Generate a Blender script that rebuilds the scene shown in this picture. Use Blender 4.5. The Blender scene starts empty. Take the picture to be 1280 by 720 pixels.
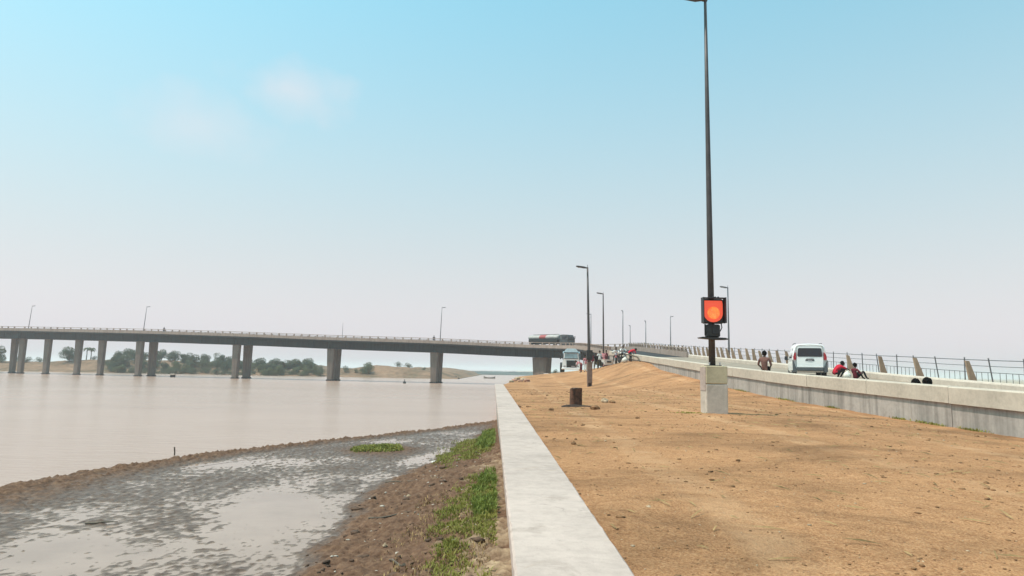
import bpy, bmesh, math, random
import numpy as np
from mathutils import Vector, Matrix, Euler, Quaternion
R = math.radians
random.seed(11)
rng = np.random.default_rng(11)
scene = bpy.context.scene
col = scene.collection
HC = 3.0                      # camera height above the river surface (z = 0)

# ------------------------------------------------------------------ camera
cam_d = bpy.data.cameras.new('camera')
cam = bpy.data.objects.new('camera', cam_d)
col.objects.link(cam)
cam_d.sensor_width = 36.0
cam_d.lens = 24.0
cam_d.clip_start = 0.05
cam_d.clip_end = 30000.0
cam.matrix_world = (Matrix.Translation((0, 0, HC)) @ Matrix.Rotation(R(90 + 6.85), 4, 'X')
                    @ Matrix.Rotation(R(1.0), 4, 'Z'))
scene.camera = cam

# ------------------------------------------------------------------ light
SUN_EL, SUN_AZ = 65.0, -102.0           # azimuth clockwise from +Y: the sun stands to the left
world = bpy.data.worlds.new('World')
scene.world = world
world.use_nodes = True
wn, wl = world.node_tree.nodes, world.node_tree.links
wn.clear()
sky = wn.new('ShaderNodeTexSky')
sky.sky_type = 'NISHITA'
sky.sun_disc = False
sky.sun_elevation = R(SUN_EL)
sky.sun_rotation = R(SUN_AZ)
sky.altitude = 0.0
sky.air_density = 1.0
sky.dust_density = 1.2
sky.ozone_density = 3.0
bg = wn.new('ShaderNodeBackground')
bg.inputs['Strength'].default_value = 0.12
wo = wn.new('ShaderNodeOutputWorld')
# hazy dry-season air: the clear sky (cooler) gives way to its own whitened brightness towards the horizon, all round alike
def wmath(op, a, b=None):
    m = wn.new('ShaderNodeMath'); m.operation = op
    for i, v in enumerate((a, b)):
        if v is None: continue
        if isinstance(v, (int, float)): m.inputs[i].default_value = v
        else: wl.new(v, m.inputs[i])
    return m.outputs[0]
def wmix(fac, a, b, mode='MIX'):
    m = wn.new('ShaderNodeMix'); m.data_type = 'RGBA'; m.blend_type = mode
    for sock, v in ((m.inputs['Factor'], fac), (m.inputs['A'], a), (m.inputs['B'], b)):
        if isinstance(v, tuple): sock.default_value = (*v, 1)
        elif isinstance(v, (int, float)): sock.default_value = v
        else: wl.new(v, sock)
    return m.outputs['Result']
wtc = wn.new('ShaderNodeTexCoord')
wsep = wn.new('ShaderNodeSeparateXYZ'); wl.new(wtc.outputs['Generated'], wsep.inputs[0])
elev = wmath('MAXIMUM', wsep.outputs['Z'], 0.0)
q = wmath('DIVIDE', elev, 0.45)
hz = wmath('POWER', 2.71828, wmath('MULTIPLY', wmath('MULTIPLY', q, q), -1.0))
bw = wn.new('ShaderNodeRGBToBW'); wl.new(sky.outputs[0], bw.inputs[0])
clear = wmix(1.0, sky.outputs[0], (1.26, 2.46, 1.82), 'MULTIPLY')
pale = wmix(1.0, wmath('POWER', bw.outputs[0], .4), (2.74, 2.58, 2.70), 'MULTIPLY')
skyc = wmix(hz, clear, pale)
# two faint wisps of cloud
def wisp(x, y, z, rad, amt):
    d = wn.new('ShaderNodeVectorMath'); d.operation = 'DISTANCE'
    mp = wn.new('ShaderNodeMapping'); mp.inputs['Scale'].default_value = (1, 1, 1.9)
    nn = wn.new('ShaderNodeTexNoise'); nn.inputs['Scale'].default_value = 16.0; nn.inputs['Detail'].default_value = 5.0
    wl.new(wtc.outputs['Generated'], nn.inputs['Vector']); wl.new(wtc.outputs['Generated'], mp.inputs['Vector'])
    v = Vector((x, y, z)).normalized(); v.z *= 1.9
    wl.new(mp.outputs[0], d.inputs[0]); d.inputs[1].default_value = v
    f = wmath('SUBTRACT', 1.0, wmath('DIVIDE', d.outputs['Value'], rad))
    f = wmath('MAXIMUM', wmath('ADD', f, wmath('MULTIPLY', wmath('SUBTRACT', nn.outputs['Fac'], .5), 1.6)), 0.0)
    return wmath('MINIMUM', wmath('MULTIPLY', f, amt), amt)
cl = wmath('ADD', wisp(-.345, 1, .42, .085, .50), wisp(-.475, 1, .365, .10, .34))
skyc = wmix(cl, skyc, (5.6, 5.4, 5.6))
wl.new(skyc, bg.inputs['Color'])
wl.new(bg.outputs[0], wo.inputs['Surface'])

sun_d = bpy.data.lights.new('sun', 'SUN')
sun_d.energy = 3.4
sun_d.angle = R(0.9)
sun_d.color = (1.0, 0.86, 0.77)
sun = bpy.data.objects.new('sun', sun_d)
col.objects.link(sun)
sdir = Vector((math.sin(R(SUN_AZ)) * math.cos(R(SUN_EL)), math.cos(R(SUN_AZ)) * math.cos(R(SUN_EL)), math.sin(R(SUN_EL))))
sun.rotation_euler = sdir.to_track_quat('Z', 'Y').to_euler()
sun.location = (-40, 10, 60)

scene.view_settings.view_transform = 'Standard'
scene.view_settings.look = 'None'
scene.view_settings.gamma = 1.0
scene.view_settings.exposure = 0.35
scene.view_settings.use_curve_mapping = False
scene.cycles.max_bounces = 6
scene.cycles.volume_bounces = 1
scene.cycles.use_denoising = True

# ------------------------------------------------------------------ helpers
def tag(o, label=None, cat=None, group=None, kind=None):
    if label: o['label'] = label
    if cat: o['category'] = cat
    if group: o['group'] = group
    if kind: o['kind'] = kind
    return o

def empty(name, loc=(0, 0, 0), rz=0.0, label=None, cat=None, group=None):
    o = bpy.data.objects.new(name, None)
    o.empty_display_size = 0.2
    col.objects.link(o)
    o.location = loc
    o.rotation_euler = (0, 0, rz)
    return tag(o, label, cat, group)

def link_mesh(name, me, parent=None, loc=None):
    o = bpy.data.objects.new(name, me)
    col.objects.link(o)
    if parent is not None: o.parent = parent
    if loc is not None: o.location = loc
    return o

def copy_tree(o, parent=None):
    c = o.copy()
    col.objects.link(c)
    c.parent = parent
    for ch in list(o.children): copy_tree(ch, c)
    return c

def np_mesh(name, verts, faces, mats=None, smooth=False):
    """verts (n,3) array, faces list/array of equal length polygons"""
    me = bpy.data.meshes.new(name)
    verts = np.asarray(verts, dtype=np.float32)
    faces = np.asarray(faces, dtype=np.int32)
    k = faces.shape[1]
    me.vertices.add(len(verts)); me.vertices.foreach_set('co', verts.ravel())
    me.loops.add(faces.size); me.loops.foreach_set('vertex_index', faces.ravel())
    me.polygons.add(len(faces))
    me.polygons.foreach_set('loop_start', np.arange(0, faces.size, k, dtype=np.int32))
    me.polygons.foreach_set('loop_total', np.full(len(faces), k, dtype=np.int32))
    if smooth: me.polygons.foreach_set('use_smooth', np.ones(len(faces), dtype=bool))
    for m in (mats or []): me.materials.append(m)
    me.update(calc_edges=True)
    return me

class MB:
    """collects shapes into ONE mesh"""
    def __init__(s): s.v = []; s.f = []; s.mi = []; s.cur = 0
    def add(s, vs, fs):
        b = len(s.v)
        s.v += [tuple(p) for p in vs]
        s.f += [tuple(i + b for i in f) for f in fs]
        s.mi += [s.cur] * len(fs)
        return s
    def mat(s, i): s.cur = i; return s
    def box(s, c, d, rz=0.0, rx=0.0, ry=0.0, taper=1.0, bev=0.0):
        M = Matrix.Translation(c) @ Euler((rx, ry, rz)).to_matrix().to_4x4()
        x, y, z = d[0] / 2, d[1] / 2, d[2] / 2
        if bev > 0:
            b = min(bev, x * .9, y * .9, z * .9)
            pr = [(-x, -y + b), (-x + b, -y), (x - b, -y), (x, -y + b), (x, y - b), (x - b, y), (-x + b, y), (-x, y - b)]
            rings = []
            for zz, k in ((-z, b), (-z + b, 0), (z - b, 0), (z, b)):
                t = taper if zz > 0 else 1.0
                rings.append([M @ Vector(((px - math.copysign(k, px)) * t, (py - math.copysign(k, py)) * t, zz)) for px, py in pr])
            return s.loft(rings, True)
        vs = []
        for zz, t in ((-z, 1.0), (z, taper)):
            for px, py in ((-x, -y), (x, -y), (x, y), (-x, y)):
                vs.append(M @ Vector((px * t, py * t, zz)))
        return s.add(vs, [(3, 2, 1, 0), (4, 5, 6, 7), (0, 1, 5, 4), (1, 2, 6, 5), (2, 3, 7, 6), (3, 0, 4, 7)])
    def loft(s, rings, cap=True, closed=True):
        n = len(rings[0]); vs = [p for r in rings for p in r]; fs = []
        for i in range(len(rings) - 1):
            for j in range(n if closed else n - 1):
                k = (j + 1) % n
                fs.append((i * n + j, i * n + k, (i + 1) * n + k, (i + 1) * n + j))
        if cap and closed:
            fs.append(tuple(reversed(range(n))))
            fs.append(tuple(range((len(rings) - 1) * n, len(rings) * n)))
        return s.add(vs, fs)
    def tube(s, pts, rad, n=8, cap=True):
        pts = [Vector(p) for p in pts]
        if not hasattr(rad, '__len__'): rad = [rad] * len(pts)
        rings = []
        up = None
        for i, p in enumerate(pts):
            a = pts[max(i - 1, 0)]; b = pts[min(i + 1, len(pts) - 1)]
            t = (b - a).normalized()
            ref = Vector((0, 0, 1)) if abs(t.z) < .95 else Vector((0, 1, 0))
            if up is None: up = (ref - t * ref.dot(t)).normalized()
            else: up = (up - t * up.dot(t)).normalized()
            w = t.cross(up)
            rings.append([p + (up * math.cos(2 * math.pi * k / n) + w * math.sin(2 * math.pi * k / n)) * rad[i] for k in range(n)])
        return s.loft([r[::-1] for r in rings], cap)
    def lathe(s, prof, c=(0, 0, 0), axis='Z', n=16):
        rings = []
        for r, h in prof:
            ring = []
            for k in range(n):
                a = 2 * math.pi * k / n
                q = Vector((r * math.cos(a), r * math.sin(a), h))
                if axis == 'Y': q = Vector((q.x, q.z, -q.y))
                if axis == 'X': q = Vector((q.z, q.x, q.y))
                ring.append(q + Vector(c))
            rings.append(ring)
        return s.loft(rings, True)
    def ellip(s, c, r, nu=10, nv=7, rot=None):
        rings = []
        for i in range(nv + 1):
            th = math.pi * i / nv
            th = min(max(th, .06), math.pi - .06)
            ring = []
            for k in range(nu):
                a = 2 * math.pi * k / nu
                q = Vector((r[0] * math.sin(th) * math.cos(a), r[1] * math.sin(th) * math.sin(a), -r[2] * math.cos(th)))
                if rot: q = rot @ q
                ring.append(q + Vector(c))
            rings.append(ring)
        return s.loft(rings, True)
    def prism(s, poly, y0, y1, axis='Y'):
        """polygon in (x, z) extruded along y"""
        a = [Vector((p[0], y0, p[1])) for p in poly]; b = [Vector((p[0], y1, p[1])) for p in poly]
        return s.loft([a, b], True)
    def build(s, name, mats, parent=None, org=(0, 0, 0), smooth=False, fix=True):
        me = bpy.data.meshes.new(name)
        o = Vector(org)
        me.from_pydata([Vector(p) - o for p in s.v], [], s.f)
        if not isinstance(mats, (list, tuple)): mats = [mats]
        for m in mats: me.materials.append(m)
        if len(mats) > 1: me.polygons.foreach_set('material_index', s.mi)
        if fix:
            bm = bmesh.new(); bm.from_mesh(me)
            bmesh.ops.recalc_face_normals(bm, faces=bm.faces)
            bm.to_mesh(me); bm.free()
        if smooth: me.polygons.foreach_set('use_smooth', [True] * len(me.polygons))
        me.update()
        return link_mesh(name, me, parent, None if parent is not None else (o if tuple(org) != (0, 0, 0) else None))

def grid_faces(nr, nc):
    i = np.arange(nr - 1)[:, None] * nc + np.arange(nc - 1)[None]
    return np.stack([i, i + 1, i + nc + 1, i + nc], -1).reshape(-1, 4)
# ---- numpy noise
def _hash(ix, iy, seed):
    h = (ix.astype(np.int64) * 374761393 + iy.astype(np.int64) * 668265263 + seed * 1442695041) & 0x7fffffff
    h = ((h ^ (h >> 13)) * 1274126177) & 0x7fffffff
    h = h ^ (h >> 16)
    return (h % 65536) / 65536.0 * 2 * np.pi
def perlin(x, y, seed=0):
    x = np.asarray(x, float); y = np.asarray(y, float)
    x0 = np.floor(x); y0 = np.floor(y); fx = x - x0; fy = y - y0
    u = fx * fx * fx * (fx * (fx * 6 - 15) + 10); v = fy * fy * fy * (fy * (fy * 6 - 15) + 10)
    def g(dx, dy):
        a = _hash(x0 + dx, y0 + dy, seed)
        return np.cos(a) * (fx - dx) + np.sin(a) * (fy - dy)
    return ((g(0, 0) * (1 - u) + g(1, 0) * u) * (1 - v) + (g(0, 1) * (1 - u) + g(1, 1) * u) * v) * 1.5
def fbm(x, y, oct=4, seed=0):
    s = 0; a = .5; f = 1.0
    for i in range(oct):
        s = s + a * perlin(x * f, y * f, seed + i * 17); a *= .5; f *= 2.03
    return s
def sstep(a, b, x):
    t = np.clip((x - a) / (b - a), 0, 1); return t * t * (3 - 2 * t)

# ------------------------------------------------------------------ materials
def new_mat(name):
    m = bpy.data.materials.new(name); m.use_nodes = True
    nt = m.node_tree; nt.nodes.clear()
    out = nt.nodes.new('ShaderNodeOutputMaterial')
    b = nt.nodes.new('ShaderNodeBsdfPrincipled')
    nt.links.new(b.outputs[0], out.inputs['Surface'])
    return m, nt, b
def coords(nt, scale=(1, 1, 1), kind='Object'):
    t = nt.nodes.new('ShaderNodeTexCoord'); mp = nt.nodes.new('ShaderNodeMapping')
    mp.inputs['Scale'].default_value = scale
    nt.links.new(t.outputs[kind], mp.inputs['Vector'])
    return mp.outputs[0]
def wcoords(nt, scale=(1, 1, 1)):
    g = nt.nodes.new('ShaderNodeNewGeometry'); mp = nt.nodes.new('ShaderNodeMapping')
    mp.inputs['Scale'].default_value = scale
    nt.links.new(g.outputs['Position'], mp.inputs['Vector'])
    return mp.outputs[0]
def noise(nt, vec, scale, detail=4, rough=.55, dist=0.0):
    n = nt.nodes.new('ShaderNodeTexNoise')
    n.inputs['Scale'].default_value = scale; n.inputs['Detail'].default_value = detail
    n.inputs['Roughness'].default_value = rough; n.inputs['Distortion'].default_value = dist
    nt.links.new(vec, n.inputs['Vector'])
    return n.outputs['Fac']
def ramp(nt, fac, stops):
    r = nt.nodes.new('ShaderNodeValToRGB')
    els = r.color_ramp.elements
    while len(els) < len(stops): els.new(.5)
    for e, (p, c) in zip(els, stops):
        e.position = p
        e.color = (c, c, c, 1) if isinstance(c, (int, float)) else (c[0], c[1], c[2], 1)
    nt.links.new(fac, r.inputs['Fac'])
    return r.outputs['Color']
def mix(nt, fac, a, b, mode='MIX'):
    m = nt.nodes.new('ShaderNodeMix'); m.data_type = 'RGBA'; m.blend_type = mode
    def put(sock, v):
        if isinstance(v, (int, float)): sock.default_value = v if sock.type == 'VALUE' else (v, v, v, 1)
        elif isinstance(v, tuple): sock.default_value = (v[0], v[1], v[2], 1)
        else: nt.links.new(v, sock)
    put(m.inputs['Factor'], fac); put(m.inputs['A'], a); put(m.inputs['B'], b)
    return m.outputs['Result']
def bump(nt, b, h, strength=.3, dist=.02):
    n = nt.nodes.new('ShaderNodeBump')
    n.inputs['Strength'].default_value = strength; n.inputs['Distance'].default_value = dist
    nt.links.new(h, n.inputs['Height']); nt.links.new(n.outputs[0], b.inputs['Normal'])
def math_n(nt, op, a, b_=None):
    m = nt.nodes.new('ShaderNodeMath'); m.operation = op
    for i, v in enumerate((a, b_)):
        if v is None: continue
        if isinstance(v, (int, float)): m.inputs[i].default_value = v
        else: nt.links.new(v, m.inputs[i])
    return m.outputs[0]
MATS = {}
def plain(name, c, rough=.6, metal=0.0, var=.12, scale=6.0, spec=.5, coat=0.0):
    if name in MATS: return MATS[name]
    m, nt, b = new_mat(name)
    v = coords(nt)
    n = noise(nt, v, scale, 4)
    d = tuple(x * (1 - var * 1.6) for x in c); e = tuple(min(1, x * (1 + var)) for x in c)
    nt.links.new(ramp(nt, n, [(.3, d), (.7, e)]), b.inputs['Base Color'])
    b.inputs['Roughness'].default_value = rough; b.inputs['Metallic'].default_value = metal
    b.inputs['Specular IOR Level'].default_value = spec
    if coat: b.inputs['Coat Weight'].default_value = coat
    MATS[name] = m
    return m

def concrete(name, c, streak=0.0, stain=.35, rough=.85, dust=0.0):
    m, nt, b = new_mat(name)
    v = wcoords(nt)
    n1 = noise(nt, v, .7, 5, .6); n2 = noise(nt, v, 9.0, 5, .65); n3 = noise(nt, v, 70.0, 2)
    lo = tuple(x * .78 for x in c); hi = tuple(min(1, x * 1.12) for x in c)
    base = ramp(nt, n1, [(.3, lo), (.65, hi)])
    base = mix(nt, .35, base, ramp(nt, n2, [(.35, tuple(x * .7 for x in c)), (.6, hi)]))
    st = ramp(nt, noise(nt, wcoords(nt, (1, 1, 1)), 2.3, 6, .7, .6), [(.56, 0.0), (.72, 1.0)])
    base = mix(nt, math_n(nt, 'MULTIPLY', st, stain), base, tuple(x * .45 for x in (c[0], c[1] * .95, c[2] * .85)))
    if streak > 0:
        s = ramp(nt, noise(nt, wcoords(nt, (1.6, 1.6, .10)), 2.2, 5, .62), [(.44, 0.0), (.66, 1.0)])
        base = mix(nt, math_n(nt, 'MULTIPLY', s, streak), base, tuple(x * .33 for x in c))
    if dust > 0:        # blown sand and rusty scuffs with shapes of their own, and hairline cracks
        d1 = ramp(nt, noise(nt, v, 1.7, 6, .7, .8), [(.60, 0.0), (.78, 1.0)])
        base = mix(nt, math_n(nt, 'MULTIPLY', d1, dust), base, (.40, .255, .145))
        sp = ramp(nt, noise(nt, v, 30.0, 3, .7), [(.62, 0.0), (.70, 1.0)])
        base = mix(nt, math_n(nt, 'MULTIPLY', sp, .35), base, tuple(x * .5 for x in c))
        vo = nt.nodes.new('ShaderNodeTexVoronoi'); vo.feature = 'DISTANCE_TO_EDGE'; vo.inputs['Scale'].default_value = .55
        wv = nt.nodes.new('ShaderNodeVectorMath'); wv.operation = 'ADD'
        wn_ = nt.nodes.new('ShaderNodeTexNoise'); wn_.inputs['Scale'].default_value = 3.0; wn_.inputs['Detail'].default_value = 5
        nt.links.new(v, wn_.inputs['Vector']); nt.links.new(v, wv.inputs[0]); nt.links.new(wn_.outputs['Color'], wv.inputs[1]); nt.links.new(wv.outputs[0], vo.inputs['Vector'])
        cr = ramp(nt, vo.outputs['Distance'], [(.0, 1.0), (.006, 0.0)])
        gap = ramp(nt, noise(nt, v, .9, 2), [(.48, 0.0), (.58, .7)])
        base = mix(nt, math_n(nt, 'MULTIPLY', cr, gap), base, tuple(x * .35 for x in c))
    nt.links.new(base, b.inputs['Base Color'])
    b.inputs['Roughness'].default_value = rough
    b.inputs['Specular IOR Level'].default_value = .25
    hsum = math_n(nt, 'ADD', n2, math_n(nt, 'MULTIPLY', n3, .5))
    bump(nt, b, hsum, .35, .012)
    return m

M_COPE_R = concrete('river_wall_concrete', (.45, .348, .305), 0, .5, dust=.6)
M_COPE = concrete('coping_concrete', (.50, .42, .345), 0, .2)
M_WALL = concrete('streaked_wall_concrete', (.40, .35, .315), .55, .35)
M_BLOCK = concrete('block_concrete', (.55, .465, .395), .25, .6)
M_BLOCK_G = concrete('greenish_block_concrete', (.50, .42, .285), 0, .35)
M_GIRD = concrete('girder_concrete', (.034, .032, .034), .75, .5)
M_PIER = concrete('pier_concrete', (.19, .145, .12), .5, .4)
M_PARA = concrete('parapet_concrete', (.37, .275, .23), .35, .3)
M_FIN = concrete('fin_concrete', (.40, .27, .185), .3, .4)
M_KERB = concrete('kerb_concrete', (.55, .46, .385), .1, .25)
M_POLE = plain('dark_pole_steel', (.075, .06, .058), .55, .3, .2, 3)
M_POLE_L = plain('grey_pole_steel', (.16, .16, .17), .5, .4, .15, 3)
M_RAIL = plain('rail_steel', (.17, .17, .175), .55, .5, .2, 5)
M_BLACK = plain('black_plastic', (.018, .018, .02), .5, 0, .2, 8)
M_DARK = plain('dark_metal', (.035, .034, .034), .5, .4, .3, 8)
M_RUST = plain('rusty_steel', (.105, .042, .022), .85, .1, .55, 9)
M_WHITEP = plain('white_paint', (.86, .84, .82), .28, 0, .03, 2, .5, .4)
M_BLUEP = plain('pale_blue_paint', (.50, .64, .70), .35, 0, .06, 3)
M_REDP = plain('red_paint', (.36, .06, .055), .4, 0, .1, 4)
M_REDL = plain('red_lamp_plastic', (.36, .015, .02), .18, 0, .1, 8)
M_GLASS = plain('dark_glass', (.012, .014, .02), .06, 0, .1, 2, .6)
M_TYRE = plain('tyre_rubber', (.022, .021, .021), .85, 0, .2, 8)
M_GREYPL = plain('grey_bumper_plastic', (.075, .078, .085), .6, 0, .1, 6)
M_CHROME = plain('grey_alloy', (.42, .42, .43), .3, .8, .1, 6)
M_SKIN = plain('dark_brown_skin', (.085, .042, .028), .55, 0, .12, 8)
M_HAIR = plain('black_hair', (.007, .006, .006), .95, 0, .2, 20, .05)
M_BARK = plain('tree_bark', (.13, .10, .075), .9, 0, .3, 6)
M_SACK = plain('white_sack_cloth', (.68, .65, .58), .9, 0, .12, 9)
def cloth(name, c): return plain(name, c, .9, 0, .15, 12, .2)
C_RED = cloth('red_cloth', (.52, .018, .04)); C_WHITE = cloth('white_cloth', (.72, .71, .69)); C_BLACK = cloth('black_cloth', (.012, .011, .013))
C_PINK = cloth('pink_cloth', (.62, .26, .28)); C_MAUVE = cloth('mauve_cloth', (.17, .085, .07)); C_BLUE = cloth('blue_grey_cloth', (.12, .15, .22))
C_DKRED = cloth('maroon_cloth', (.16, .02, .03)); C_OLIVE = cloth('olive_cloth', (.06, .05, .028)); C_TAN = cloth('tan_cloth', (.40, .30, .19))

# dry sandy soil
def soil_material():
    m, nt, b = new_mat('dry_sandy_soil')
    v = wcoords(nt)
    big = noise(nt, v, .16, 4, .55, .4); mid = noise(nt, v, 1.1, 5, .62, .3); fine = noise(nt, v, 9.0, 5, .7); grit = noise(nt, v, 55.0, 3, .7)
    c = ramp(nt, big, [(.34, (.40, .232, .122)), (.64, (.47, .295, .160))])
    c = mix(nt, .6, c, ramp(nt, mid, [(.33, (.315, .170, .086)), (.5, (.43, .258, .137)), (.68, (.53, .345, .195))]))
    c = mix(nt, .6, c, ramp(nt, fine, [(.36, (.22, .115, .06)), (.52, (.44, .265, .14)), (.68, (.55, .37, .215))]))
    c = mix(nt, .5, c, ramp(nt, grit, [(.38, (.17, .09, .048)), (.5, (.44, .265, .14)), (.66, (.62, .45, .28))]))
    # sparse dark litter and scuffs, long in no particular direction
    sc = ramp(nt, noise(nt, wcoords(nt, (.75, 1.25, 1)), 5.2, 6, .72, 1.4), [(.57, 0.0), (.68, 1.0)])
    c = mix(nt, math_n(nt, 'MULTIPLY', sc, .5), c, (.17, .092, .052))
    # small worn patches of dull olive weed
    wd = ramp(nt, noise(nt, v, .55, 5, .68, .5), [(.64, 0.0), (.76, 1.0)])
    c = mix(nt, math_n(nt, 'MULTIPLY', wd, .25), c, (.22, .17, .075))
    wt = nt.nodes.new('ShaderNodeTexWave'); wt.wave_type = 'BANDS'; wt.bands_direction = 'X'
    wt.inputs['Scale'].default_value = .11; wt.inputs['Distortion'].default_value = 5.0; wt.inputs['Detail'].default_value = 3.0; wt.inputs['Detail Scale'].default_value = .35
    nt.links.new(wcoords(nt, (1.0, .22, 1.0)), wt.inputs['Vector'])
    tr = math_n(nt, 'MULTIPLY', ramp(nt, wt.outputs['Fac'], [(.90, 0.0), (.98, 1.0)]), ramp(nt, mid, [(.40, 0.0), (.62, .5)]))
    c = mix(nt, tr, c, (.56, .40, .25))
    pt_ = ramp(nt, noise(nt, wcoords(nt, (.8, 1.3, 1)), .42, 5, .66, .6), [(.34, .62), (.52, 1.0), (.72, 1.16)])
    c = mix(nt, 1.0, c, pt_, 'MULTIPLY')
    c = mix(nt, 1.0, c, (.95, .78, .70), 'MULTIPLY')
    nt.links.new(c, b.inputs['Base Color'])
    b.inputs['Roughness'].default_value = .95; b.inputs['Specular IOR Level'].default_value = .1
    h = math_n(nt, 'ADD', math_n(nt, 'MULTIPLY', fine, 1.0), math_n(nt, 'MULTIPLY', grit, .45))
    h = math_n(nt, 'ADD', h, math_n(nt, 'MULTIPLY', mid, 1.4))
    bump(nt, b, h, .8, .05)
    return m
M_SOIL = soil_material()
M_CLOD = plain('soil_clod', (.23, .125, .065), .95, 0, .45, 7, .1)
M_STRAW = plain('dry_straw', (.30, .20, .095), .9, 0, .4, 5, .1)
M_STONE = plain('pale_stone', (.42, .31, .21), .9, 0, .3, 6, .2)

# river mud: wet and smooth near the water level, drier and paler higher up
def mud_material():
    m, nt, b = new_mat('river_mud')
    v = wcoords(nt)
    g = nt.nodes.new('ShaderNodeNewGeometry'); sx = nt.nodes.new('ShaderNodeSeparateXYZ')
    nt.links.new(g.outputs['Position'], sx.inputs[0])
    z = sx.outputs['Z']
    n1 = noise(nt, v, 1.1, 5, .6, .4); n2 = noise(nt, v, 8.0, 5, .7); n3 = noise(nt, v, 40.0, 3, .7)
    wet = ramp(nt, n2, [(.35, (.080, .050, .036)), (.65, (.15, .096, .070))])
    damp = ramp(nt, n2, [(.33, (.068, .034, .020)), (.5, (.125, .066, .040)), (.7, (.20, .115, .070))])
    dry = ramp(nt, n2, [(.33, (.26, .175, .11)), (.66, (.46, .335, .22))])
    zz = math_n(nt, 'ADD', z, math_n(nt, 'MULTIPLY', math_n(nt, 'SUBTRACT', n1, .5), .40))
    f1 = ramp(nt, math_n(nt, 'MULTIPLY', z, 8.0), [(.10, 0.0), (.75, 1.0)])
    f2 = ramp(nt, zz, [(.46, 0.0), (.62, 1.0)])
    f0 = ramp(nt, math_n(nt, 'MULTIPLY', z, 30.0), [(.02, 0.0), (.55, 1.0)])
    film = ramp(nt, n2, [(.35, (.19, .135, .105)), (.65, (.29, .205, .16))])
    c = mix(nt, f0, film, wet); c = mix(nt, f1, c, damp); c = mix(nt, f2, c, dry)
    nt.links.new(c, b.inputs['Base Color'])
    rg = ramp(nt, math_n(nt, 'MULTIPLY', z, 8.0), [(.02, .25), (.35, .5), (.9, .93)])
    nt.links.new(rg, b.inputs['Roughness'])
    b.inputs['Specular IOR Level'].default_value = .2
    bump(nt, b, math_n(nt, 'ADD', n2, math_n(nt, 'MULTIPLY', n3, .5)), .6, .03)
    return m
M_MUD = mud_material()

def water_material():
    m, nt, b = new_mat('muddy_river_water')
    v = wcoords(nt)
    c = ramp(nt, noise(nt, wcoords(nt, (.35, 1, 1)), .05, 4, .6, .5), [(.3, (.345, .228, .176)), (.7, (.405, .273, .214))])
    nt.links.new(c, b.inputs['Base Color'])
    b.inputs['Roughness'].default_value = .22
    b.inputs['IOR'].default_value = 1.333; b.inputs['Specular IOR Level'].default_value = .26
    w1 = noise(nt, wcoords(nt, (.5, 1.5, 1)), 1.3, 3, .6, .3); w2 = noise(nt, wcoords(nt, (.7, 1.4, 1)), 5.0, 3, .6)
    w3 = noise(nt, v, .12, 3, .6)
    amp = ramp(nt, w3, [(.35, .35), (.65, 1.0)])
    # calm inside the shore pool, rippled out in the stream
    g = nt.nodes.new('ShaderNodeNewGeometry'); sx = nt.nodes.new('ShaderNodeSeparateXYZ'); nt.links.new(g.outputs['Position'], sx.inputs[0])
    h = math_n(nt, 'MULTIPLY', math_n(nt, 'ADD', w1, math_n(nt, 'MULTIPLY', w2, .35)), amp)
    bump(nt, b, h, .5, .10)
    return m
M_WATER = water_material()

def sand_material():
    m, nt, b = new_mat('bank_sand')
    v = wcoords(nt)
    n1 = noise(nt, v, .09, 5, .62, .5); n2 = noise(nt, v, .8, 5, .65)
    c = ramp(nt, n1, [(.38, (.075, .068, .04)), (.5, (.18, .11, .07)), (.68, (.31, .185, .12))])
    c = mix(nt, .4, c, ramp(nt, n2, [(.38, (.10, .07, .045)), (.65, (.33, .205, .135))]))
    nt.links.new(c, b.inputs['Base Color']); b.inputs['Roughness'].default_value = .95; b.inputs['Specular IOR Level'].default_value = .1
    bump(nt, b, n2, .8, .3)
    return m
M_SAND = sand_material()

def leaf_material(name, dark, light, trans=.25):
    m, nt, b = new_mat(name)
    oi = nt.nodes.new('ShaderNodeObjectInfo')
    n = noise(nt, wcoords(nt), 1.4, 3, .6)
    n2 = noise(nt, wcoords(nt), 23.0, 2, .6)
    c = ramp(nt, math_n(nt, 'ADD', math_n(nt, 'MULTIPLY', n, .55), math_n(nt, 'MULTIPLY', n2, .45)), [(.36, dark), (.64, light)])
    c = mix(nt, math_n(nt, 'MULTIPLY', oi.outputs['Random'], .45), c, tuple(x * 1.35 for x in (light[0], light[1] * .92, light[2])))
    nt.links.new(c, b.inputs['Base Color']); b.inputs['Roughness'].default_value = .7; b.inputs['Specular IOR Level'].default_value = .25
    tr = nt.nodes.new('ShaderNodeBsdfTranslucent'); nt.links.new(c, tr.inputs['Color'])
    ms = nt.nodes.new('ShaderNodeMixShader'); ms.inputs[0].default_value = trans
    out = [x for x in nt.nodes if x.type == 'OUTPUT_MATERIAL'][0]
    nt.links.new(b.outputs[0], ms.inputs[1]); nt.links.new(tr.outputs[0], ms.inputs[2]); nt.links.new(ms.outputs[0], out.inputs['Surface'])
    return m
M_LEAF = leaf_material('hazed_tree_leaves', (.048, .068, .040), (.105, .125, .066))  # greyed and lightened: haze over the far trees put into the colour
M_LEAF2 = leaf_material('pale_tree_leaves', (.075, .10, .045), (.13, .145, .065))
M_GRASS = leaf_material('river_grass', (.125, .14, .022), (.29, .27, .065), .3)
M_GRASS2 = leaf_material('lush_river_grass', (.085, .12, .018), (.18, .22, .042), .3)

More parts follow.
